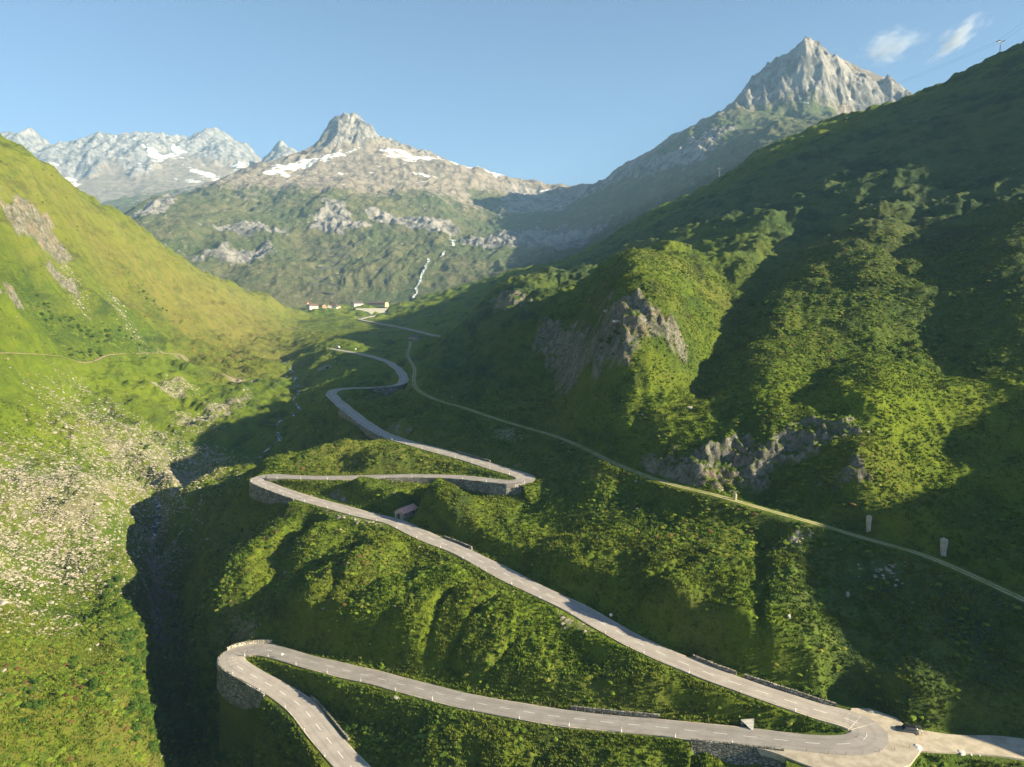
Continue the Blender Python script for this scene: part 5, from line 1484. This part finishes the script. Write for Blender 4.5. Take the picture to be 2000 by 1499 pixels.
# stream in the gorge
G = []
for u, v, z in GORGE_PX[7:]: 
    a, b, c = ray(u, v); G.append((a*z/c, b*z/c, z))
G = resample(G, 4, 2); wx_ = G[:,0]+3*np.sin(np.arange(len(G))*.35); G[:,0] = wx_
for i in range(len(G)):                     # settle into the lowest point across
    xs = G[i,0]+np.linspace(-9, 9, 13); zz = Hs(xs, np.full(13, G[i,1])); k = int(np.argmin(zz)); G[i,0] = xs[k]; G[i,2] = zz[k]+.45
G[1:-1] = (G[:-2]+G[1:-1]*2+G[2:])/4
STREAM = G
t = NT('stream_water'); fo = t.ramp(t.noise(.55,4,.75),.50,.60); M_STREAM = t.done(t.mix(fo, (.03,.05,.05), (.62,.66,.68)), t.bump(t.noise(1.5,4), .5, .2), t.ramp(fo,0,1,.15,.7))
ribbon('stream', G, 1.9, M_STREAM, .15, .6, widthf=lambda i, s: (1.0+.5*math.sin(s*.21), 1.1+.5*math.sin(s*.17+1)))
print('objects', round(time.time()-T0, 1))
# ------------------------------------------------------------------ vegetation
def fgrid(vs, fs_tri, col, name, mat, kind='stuff', smooth_sh=False):
    me = bpy.data.meshes.new(name); nv = len(vs); nf = len(fs_tri)
    me.vertices.add(nv); me.vertices.foreach_set('co', vs.astype(np.float32).reshape(-1))
    me.loops.add(nf*3); me.loops.foreach_set('vertex_index', fs_tri.astype(np.int32).reshape(-1))
    me.polygons.add(nf); me.polygons.foreach_set('loop_start', np.arange(nf, dtype=np.int32)*3)
    me.polygons.foreach_set('loop_total', np.full(nf, 3, np.int32)); me.polygons.foreach_set('use_smooth', np.full(nf, smooth_sh))
    me.update(calc_edges=True)
    at = me.attributes.new('tint', 'FLOAT_COLOR', 'POINT'); at.data.foreach_set('color', col.astype(np.float32).reshape(-1))
    me.materials.append(mat)
    o = bpy.data.objects.new(name, me); C.objects.link(o)
    if kind: o['kind'] = kind
    return o
def dome_templates(n, seg=7, jit=.32, h=.8):
    out = []
    for k in range(n):
        r = np.random.default_rng(100+k); v = []
        for ring, (z, rr, of) in enumerate(((-.25,1.0,0),(.45,.85,.5))):
            for i in range(seg):
                a = (i+of)/seg*2*PI+r.uniform(-.2,.2); q = rr*(1+r.uniform(-jit,jit))
                v.append((q*math.cos(a), q*math.sin(a), z*h+r.uniform(-.12,.12)))
        v.append((r.uniform(-.2,.2), r.uniform(-.2,.2), h))
        f = []
        for i in range(seg):
            j = (i+1)%seg; f += [(i, j, seg+i), (j, seg+j, seg+i), (seg+i, seg+j, 2*seg)]
        out.append((np.array(v), np.array(f)))
    return out
def merge_instances(P, size, rot, tmpl, col, hscale=1.0):
    V, F, K = [], [], []; base = 0
    T = len(tmpl); which = rng.integers(0, T, len(P))
    for k, (tv, tf) in enumerate(tmpl):
        m = np.nonzero(which == k)[0]
        if not m.size: continue
        c, s = np.cos(rot[m]), np.sin(rot[m]); sz = size[m]
        x = tv[None,:,0]*c[:,None]-tv[None,:,1]*s[:,None]; y = tv[None,:,0]*s[:,None]+tv[None,:,1]*c[:,None]
        hs = hscale if np.isscalar(hscale) else hscale[m][:,None]
        vv = np.stack([x*sz[:,None]+P[m,0:1], y*sz[:,None]+P[m,1:2], tv[None,:,2]*sz[:,None]*hs+P[m,2:3]], -1)
        n = len(tv); V.append(vv.reshape(-1, 3)); F.append((tf[None]+base+(np.arange(len(m))*n)[:,None,None]).reshape(-1, 3))
        K.append(np.repeat(col[m], n, 0)); base += n*len(m)
    return np.concatenate(V), np.concatenate(F), np.concatenate(K)
def candidates(n, a0=-37, a1=37, d0=125, d1=800, p=1.0):
    az = np.radians(rng.uniform(a0, a1, n)); d = np.exp(rng.uniform(math.log(d0)*1.0, math.log(d1), n)); 
    return d*np.sin(az), d*np.cos(az), d
def veg_material(name, rough=.9):
    t = NT(name); a = t.n('ShaderNodeAttribute'); a.attribute_name = 'tint'
    c = t.mix(t.ramp(t.noise(3.5, 2), .35, .65, 0, .45), a.outputs['Color'], t.mix(1.0, a.outputs['Color'], (.45,.5,.4), 'MULTIPLY'))
    t.p.inputs['Specular IOR Level'].default_value = .1
    return t.done(c, None, rough)
def mask_all(x, y):
    mk = {}; z = heights(x, y, mk)
    return z, mk, {k: mask(k, x, y) for k in ('shrub', 'heath', 'scree', 'lush_sunlit')}
def dwarf_shrubs():
    x, y, d = candidates(400000, d1=1000)
    z, mk, M = mask_all(x, y)
    n = gn(x/14, y/14, 201)*.5+gn(x/5, y/5, 202)*.35
    dens = M['shrub']*.42+M['heath']*.45+.07
    keep = (rng.random(x.size) < dens*smooth(-.12, .35, n+dens*.3)*1.3) & (mk['near'] > 5.2) & (mk['rock'] < .7) & (M['scree'] < .8)
    x, y, z, d = x[keep], y[keep], z[keep], d[keep]; hm = M['heath'][keep]; sm = M['shrub'][keep]
    print('dwarf shrubs', x.size)
    size = (.18+.62*rng.random(x.size)**2.2)*(1+d/650)
    r = rng.random(x.size)
    g1 = np.array([.050,.095,.014]); g2 = np.array([.150,.200,.020]); rd = np.array([.150,.090,.035]); yl = np.array([.17,.175,.03])
    k = rng.random(x.size)[:,None]; col = g1*(1-k)+g2*k
    isr = (r < .20*hm); col[isr] = rd*(.6+.6*rng.random((isr.sum(),1)))
    isy = (r > .84); col[isy] = yl
    col = np.c_[col, np.ones(len(col))]
    P = np.stack([x, y, z+.05], 1)
    V, F, K = merge_instances(P, size, rng.uniform(0, 6.28, x.size), dome_templates(10), col, .6)
    fgrid(V, F, K, 'dwarf_shrubs', veg_material('dwarf_shrub_leaves'))
dwarf_shrubs()
def grass_tufts():
    # leaning blades in bunches, sunlit tussock meadow
    T = []
    for k in range(8):
        r = np.random.default_rng(300+k); v = []; f = []
        for i in range(7):
            a = r.uniform(0, 6.28); q = r.uniform(0,.5); bx_, by_ = q*math.cos(a), q*math.sin(a); l = r.uniform(.6,1.2); b = a+r.uniform(-.7,.7)
            tx, ty = bx_+.65*math.cos(b), by_+.65*math.sin(b); w = .26; px, py = -math.sin(b)*w, math.cos(b)*w
            n = len(v); v += [(bx_-px, by_-py, -.1), (bx_+px, by_+py, -.1), (tx, ty, l)]; f.append((n, n+1, n+2))
        T.append((np.array(v), np.array(f)))
    x, y, d = candidates(330000, d0=125, d1=520)
    z, mk, M = mask_all(x, y)
    n = gn(x/7, y/7, 211)+gn(x/2.5, y/2.5, 213)*.6
    keep = (rng.random(x.size) < .25+.9*smooth(-.2, .5, n)) & (mk['near'] > 4.3) & (mk['rock'] < .6) & (M['scree'] < .55)
    x, y, z, d = x[keep], y[keep], z[keep], d[keep]
    print('tufts', x.size)
    k = rng.random((x.size,1)); q = smooth(-.5, .5, gn(x/30, y/30, 215))[:,None]
    col = (np.array([.075,.135,.012])*(1-k)+np.array([.150,.210,.022])*k)*(1-q*.5)+np.array([.20,.20,.035])*q*.5
    col = np.c_[col, np.ones(len(col))]
    V, F, K = merge_instances(np.stack([x, y, z], 1), rng.uniform(.3, .6, x.size)*(1+d/900), rng.uniform(0, 6.28, x.size), T, col, 1.0)
    fgrid(V, F, K, 'grass_tufts', veg_material('grass_blades'))
grass_tufts()
def scree_stones():
    T = []
    for k in range(8):
        r = np.random.default_rng(400+k)
        v = np.array([(1,0,0),(-1,0,0),(0,1,0),(0,-1,0),(0,0,.7),(.6,.6,-.2),(-.6,.6,.3),(-.6,-.6,-.2),(.6,-.6,.35)], float)
        v *= r.uniform(.65,1.15,(9,1)); bm = bmesh.new(); [bm.verts.new(p) for p in v]; bmesh.ops.convex_hull(bm, input=bm.verts[:]); bmesh.ops.triangulate(bm, faces=bm.faces[:])
        bm.verts.index_update(); T.append((np.array([q.co[:] for q in bm.verts]), np.array([[q.index for q in f.verts] for f in bm.faces]))); bm.free()
    x, y, d = candidates(210000, a0=-38, a1=-8, d0=200, d1=760)
    x2, y2, d2 = candidates(60000, a0=-38, a1=38, d0=130, d1=700)
    x = np.r_[x, x2]; y = np.r_[y, y2]; d = np.r_[d, d2]
    z, mk, M = mask_all(x, y)
    n = gn(x/22, y/22, 221)*.6+gn(x/7, y/7, 223)*.5
    cliff = smooth(.25,.5,mk['rock'])*(mk['rock'] < .55)
    keep = (rng.random(x.size) < M['scree']*(.15+.85*smooth(-.3,.35,n+.25*(M['scree']-.6)))+.0022+cliff*.15) & (mk['near'] > 4.8)
    x, y, z, d = x[keep], y[keep], z[keep], d[keep]
    print('stones', x.size)
    size = (.16+.55*rng.random(x.size)**3)*(1+d/800)
    k = rng.random((x.size,1)); col = np.array([.30,.26,.205])*(1-k)+np.array([.46,.40,.31])*k
    col = np.c_[col, np.ones(len(col))]
    V, F, K = merge_instances(np.stack([x, y, z+size*.1], 1), size, rng.uniform(0, 6.28, x.size), T, col, .65)
    fgrid(V, F, K, 'scattered_stones', veg_material('scattered_stone'))
scree_stones()

# alder bushes one can tell apart, along the gorge and the road banks
def bush_mesh(seed):
    r = np.random.default_rng(seed); V = []; F = []; K = []
    lobes = [(r.uniform(-.55,.55), r.uniform(-.55,.55), r.uniform(.25,.85), r.uniform(.35,.6)) for _ in range(8)]
    for i in range(620):
        lx, ly, lz, lr = lobes[r.integers(0, 8)]; n = r.normal(size=3); n /= np.linalg.norm(n); n[2] = abs(n[2])*.9 if r.random() < .8 else n[2]
        rad = lr*(r.uniform(.72,1.08)); c = np.array([lx, ly, lz])+n*rad
        if c[2] < -.1: continue
        t1 = r.normal(size=3); t1 -= n*t1.dot(n)*.6; t1 /= np.linalg.norm(t1); t2 = np.cross(n, t1); t2 /= np.linalg.norm(t2)+1e-6
        s = r.uniform(.07,.13); b = len(V)
        V += [c-t1*s, c+t2*s*.8, c+t1*s, c-t2*s*.8+n*s*.3]; F += [(b,b+1,b+2),(b,b+2,b+3)]
        k = r.random(); g = np.array([.030,.075,.012])*(1-k)+np.array([.085,.145,.022])*k; K += [np.r_[g, 1]]*4
    return np.array(V), np.array(F), np.array(K)
M_LEAF = veg_material('alder_leaves'); M_STEM = plain('alder_bark', (.12,.09,.06), .9)
BM = []
for k in range(6):
    V, F, K = bush_mesh(500+k); o = fgrid(V, F, K, 'foliage', M_LEAF, None); BM.append(o.data); bpy.data.objects.remove(o)
bm = bmesh.new()
for a in range(5): cyl(bm, (0,0,-.3), (.45*math.cos(a*1.3),.45*math.sin(a*1.3),.75), .05, .02, 5)
STEM = bpy.data.meshes.new('stem'); bm.to_mesh(STEM); bm.free(); STEM.materials.append(M_STEM)
BUSH_AREAS = [
 ([(190,1150),(270,1115),(285,1250),(300,1330),(250,1340),(225,1240)], 46, (1.8,3.2), 'green alder bush on the sunlit left lip of the gorge', 'alder bushes on the left lip of the gorge'),
 ([(255,1340),(310,1340),(335,1490),(290,1499),(250,1420)], 34, (2.0,3.4), 'dark green alder bush on the lower left wall of the gorge, near the bottom edge', 'alder bushes low on the left gorge wall'),
 ([(130,1270),(200,1330),(225,1370),(190,1370),(140,1310)], 12, (1.5,2.4), 'alder bush in the dark diagonal strip across the left hump', 'alder bushes in the diagonal strip on the left hump'),
 ([(340,1140),(400,1200),(430,1250),(400,1330),(350,1300),(330,1200)], 26, (1.5,2.6), 'alder bush on the shaded right wall of the gorge above the wall', 'alder bushes on the right gorge wall above the hairpin'),
 ([(330,1340),(410,1340),(470,1400),(440,1499),(350,1499)], 40, (1.6,3.0), 'alder bush on the steep bank below the curved retaining wall', 'alder bushes below the curved retaining wall'),
 ([(470,1400),(560,1420),(620,1499),(470,1499)], 14, (1.0,2.0), 'bush on the shaded slope left of the bottom road section', 'bushes left of the bottom road section'),
 ([(600,1340),(720,1380),(760,1460),(690,1499),(640,1420)], 22, (1.0,2.0), 'bush in the wedge right of the bottom road section', 'bushes in the wedge between the lowest road legs'),
 ([(20,1400),(70,1330),(90,1380),(40,1450)], 9, (1.4,2.2), 'dark bush on the hump in the bottom left corner', 'bushes on the bottom left hump'),
 ([(1460,590),(1530,600),(1510,630),(1460,620)], 10, (3,5), 'dark green shrub clump in the middle of the right hillside', 'shrub clumps in the middle of the right hillside'),
 ([(1480,980),(1560,960),(1590,1000),(1500,1000)], 8, (1,1.8), 'low bush at the foot of the crag beside the grassy track', 'bushes at the foot of the crag'),
 ([(1640,660),(1820,640),(1960,700),(1940,740),(1700,690)], 26, (2,3.6), 'bright green alder bush on the upper edge of the lit hollow at right', 'alder bushes on the lit hollow at right'),
 ([(1130,690),(1200,640),(1250,700),(1180,700)], 8, (1.6,2.8), 'shrub growing on the knoll crag ledges', 'shrubs on the knoll crag'),
 ([(120,680),(200,682),(200,698),(130,698)], 14, (2,3.2), 'dark alder bush in the clump just above the dirt path', 'alder bushes above the dirt path'),
 ([(60,560),(120,620),(260,640),(290,680),(180,670),(80,630)], 40, (2,4), 'dark alder bush in the green belt under the left rock rib', 'alder bushes under the left rock rib'),
 ([(260,540),(330,610),(300,610)], 8, (2,3.5), 'dark bush in the streak on the upper left slope', 'bushes in the streak on the upper left slope'),
 ([(380,820),(400,840),(270,900),(200,930),(240,880)], 7, (1.5,2.5), 'dark bush among the sunlit boulders of the left scree', 'bushes among the left scree boulders'),
 ([(330,1240-230),(520,1010),(560,1080),(430,1180)], 14, (.9,1.6), 'small bush on the sunlit reddish rib between gorge and long road', 'bushes on the reddish rib'),
 ([(850,1150),(1080,1180),(1060,1260),(900,1290),(800,1250)], 20, (.9,1.6), 'small bush on the hummocky meadow between the two lower road legs', 'bushes on the hummocky meadow'),
]
def in_area(px, n):
    P = np.array(px); out = []
    while len(out) < n:
        q = np.stack([rng.uniform(P[:,0].min(), P[:,0].max(), 60), rng.uniform(P[:,1].min(), P[:,1].max(), 60)], 1)
        for p in q[pip(q[:,0], q[:,1], P)]:
            if len(out) < n: out.append(p)
    return out
roots = {}
def bush(p, sz, k, label, group):
    t = bpy.data.objects.new('alder_bush', None); C.objects.link(t); t.location = p; t.rotation_euler = (0,0,random.uniform(0,6.28)); t.scale = (sz,sz,sz*random.uniform(.8,1.1))
    tag(t, label, 'bush', group)
    for nm, me in (('foliage', BM[k]), ('stem', STEM)):
        o = bpy.data.objects.new(nm, me); C.objects.link(o); o.parent = t
nb_ = 0
for px, n, (s0, s1), label, group in BUSH_AREAS:
    for (u, v) in in_area(px, n):
        p = hit(u, v, 120, 1500)
        if dist_poly(p[0:1], p[1:2], ROAD_PTS, 8)[0][0] < 5.5 or dist_poly(p[0:1], p[1:2], TRACK_PTS, 8)[0][0] < 3.5: continue
        sz = random.uniform(s0, s1)*.62; bush(p-np.array([0,0,.15*sz]), sz, random.randrange(6), label, group); nb_ += 1
print('bushes', nb_, round(time.time()-T0, 1))

# ------------------------------------------------------------------ two small clouds, well beyond and above the air box
def cloud(u, v, d, sx, sy, sz, rot, seed, dens, label):
    p = pd(u, v, d)
    bm = bmesh.new(); bmesh.ops.create_icosphere(bm, subdivisions=4, radius=1)
    me = bpy.data.meshes.new('cloud'); bm.to_mesh(me); bm.free()
    o = bpy.data.objects.new('cloud', me); C.objects.link(o); o.location = p; o.scale = (sx, sy, sz)
    o.rotation_euler = (0, rot, -math.atan2(p[0], p[1]))
    tag(o, label, 'cloud')
    m = bpy.data.materials.new('cloud_vapour'); m.use_nodes = True; t = m.node_tree; t.nodes.clear()
    N = t.nodes.new; L = t.links.new
    tc = N('ShaderNodeTexCoord'); ln = N('ShaderNodeVectorMath'); ln.operation = 'LENGTH'; L(tc.outputs['Object'], ln.inputs[0])
    mp = N('ShaderNodeMapping'); mp.inputs['Scale'].default_value = (1.3,1.3,1.2); mp.inputs['Location'].default_value = (seed, seed*2, 0); L(tc.outputs['Object'], mp.inputs[0])
    nz = N('ShaderNodeTexNoise'); nz.inputs['Scale'].default_value = 1.5; nz.inputs['Detail'].default_value = 8; nz.inputs['Roughness'].default_value = .62; nz.inputs['Distortion'].default_value = .25; L(mp.outputs[0], nz.inputs['Vector'])
    a = N('ShaderNodeMath'); a.operation = 'SUBTRACT'; L(nz.outputs['Fac'], a.inputs[0]); b = N('ShaderNodeMath'); b.operation = 'MULTIPLY'; b.inputs[1].default_value = .42; L(ln.outputs['Value'], b.inputs[0]); L(b.outputs[0], a.inputs[1])
    r = N('ShaderNodeMapRange'); r.inputs['From Min'].default_value = .20; r.inputs['From Max'].default_value = .55; r.inputs['To Max'].default_value = dens; L(a.outputs[0], r.inputs['Value'])
    vp = N('ShaderNodeVolumePrincipled'); vp.inputs['Color'].default_value = (.97,.97,1,1); L(r.outputs[0], vp.inputs['Density'])
    q = N('ShaderNodeOutputMaterial'); L(vp.outputs[0], q.inputs['Volume']); me.materials.append(m)
cloud(1738, 92, 9000, 400, 260, 200, -.2, 3.1, .007, 'soft ragged white cloud right of the horn peak, left one of two')
cloud(1868, 74, 9000, 400, 200, 135, -.6, 7.7, .012, 'slanting white cloud wisp near the top right corner, right one of two')
print('all', round(time.time()-T0, 1))
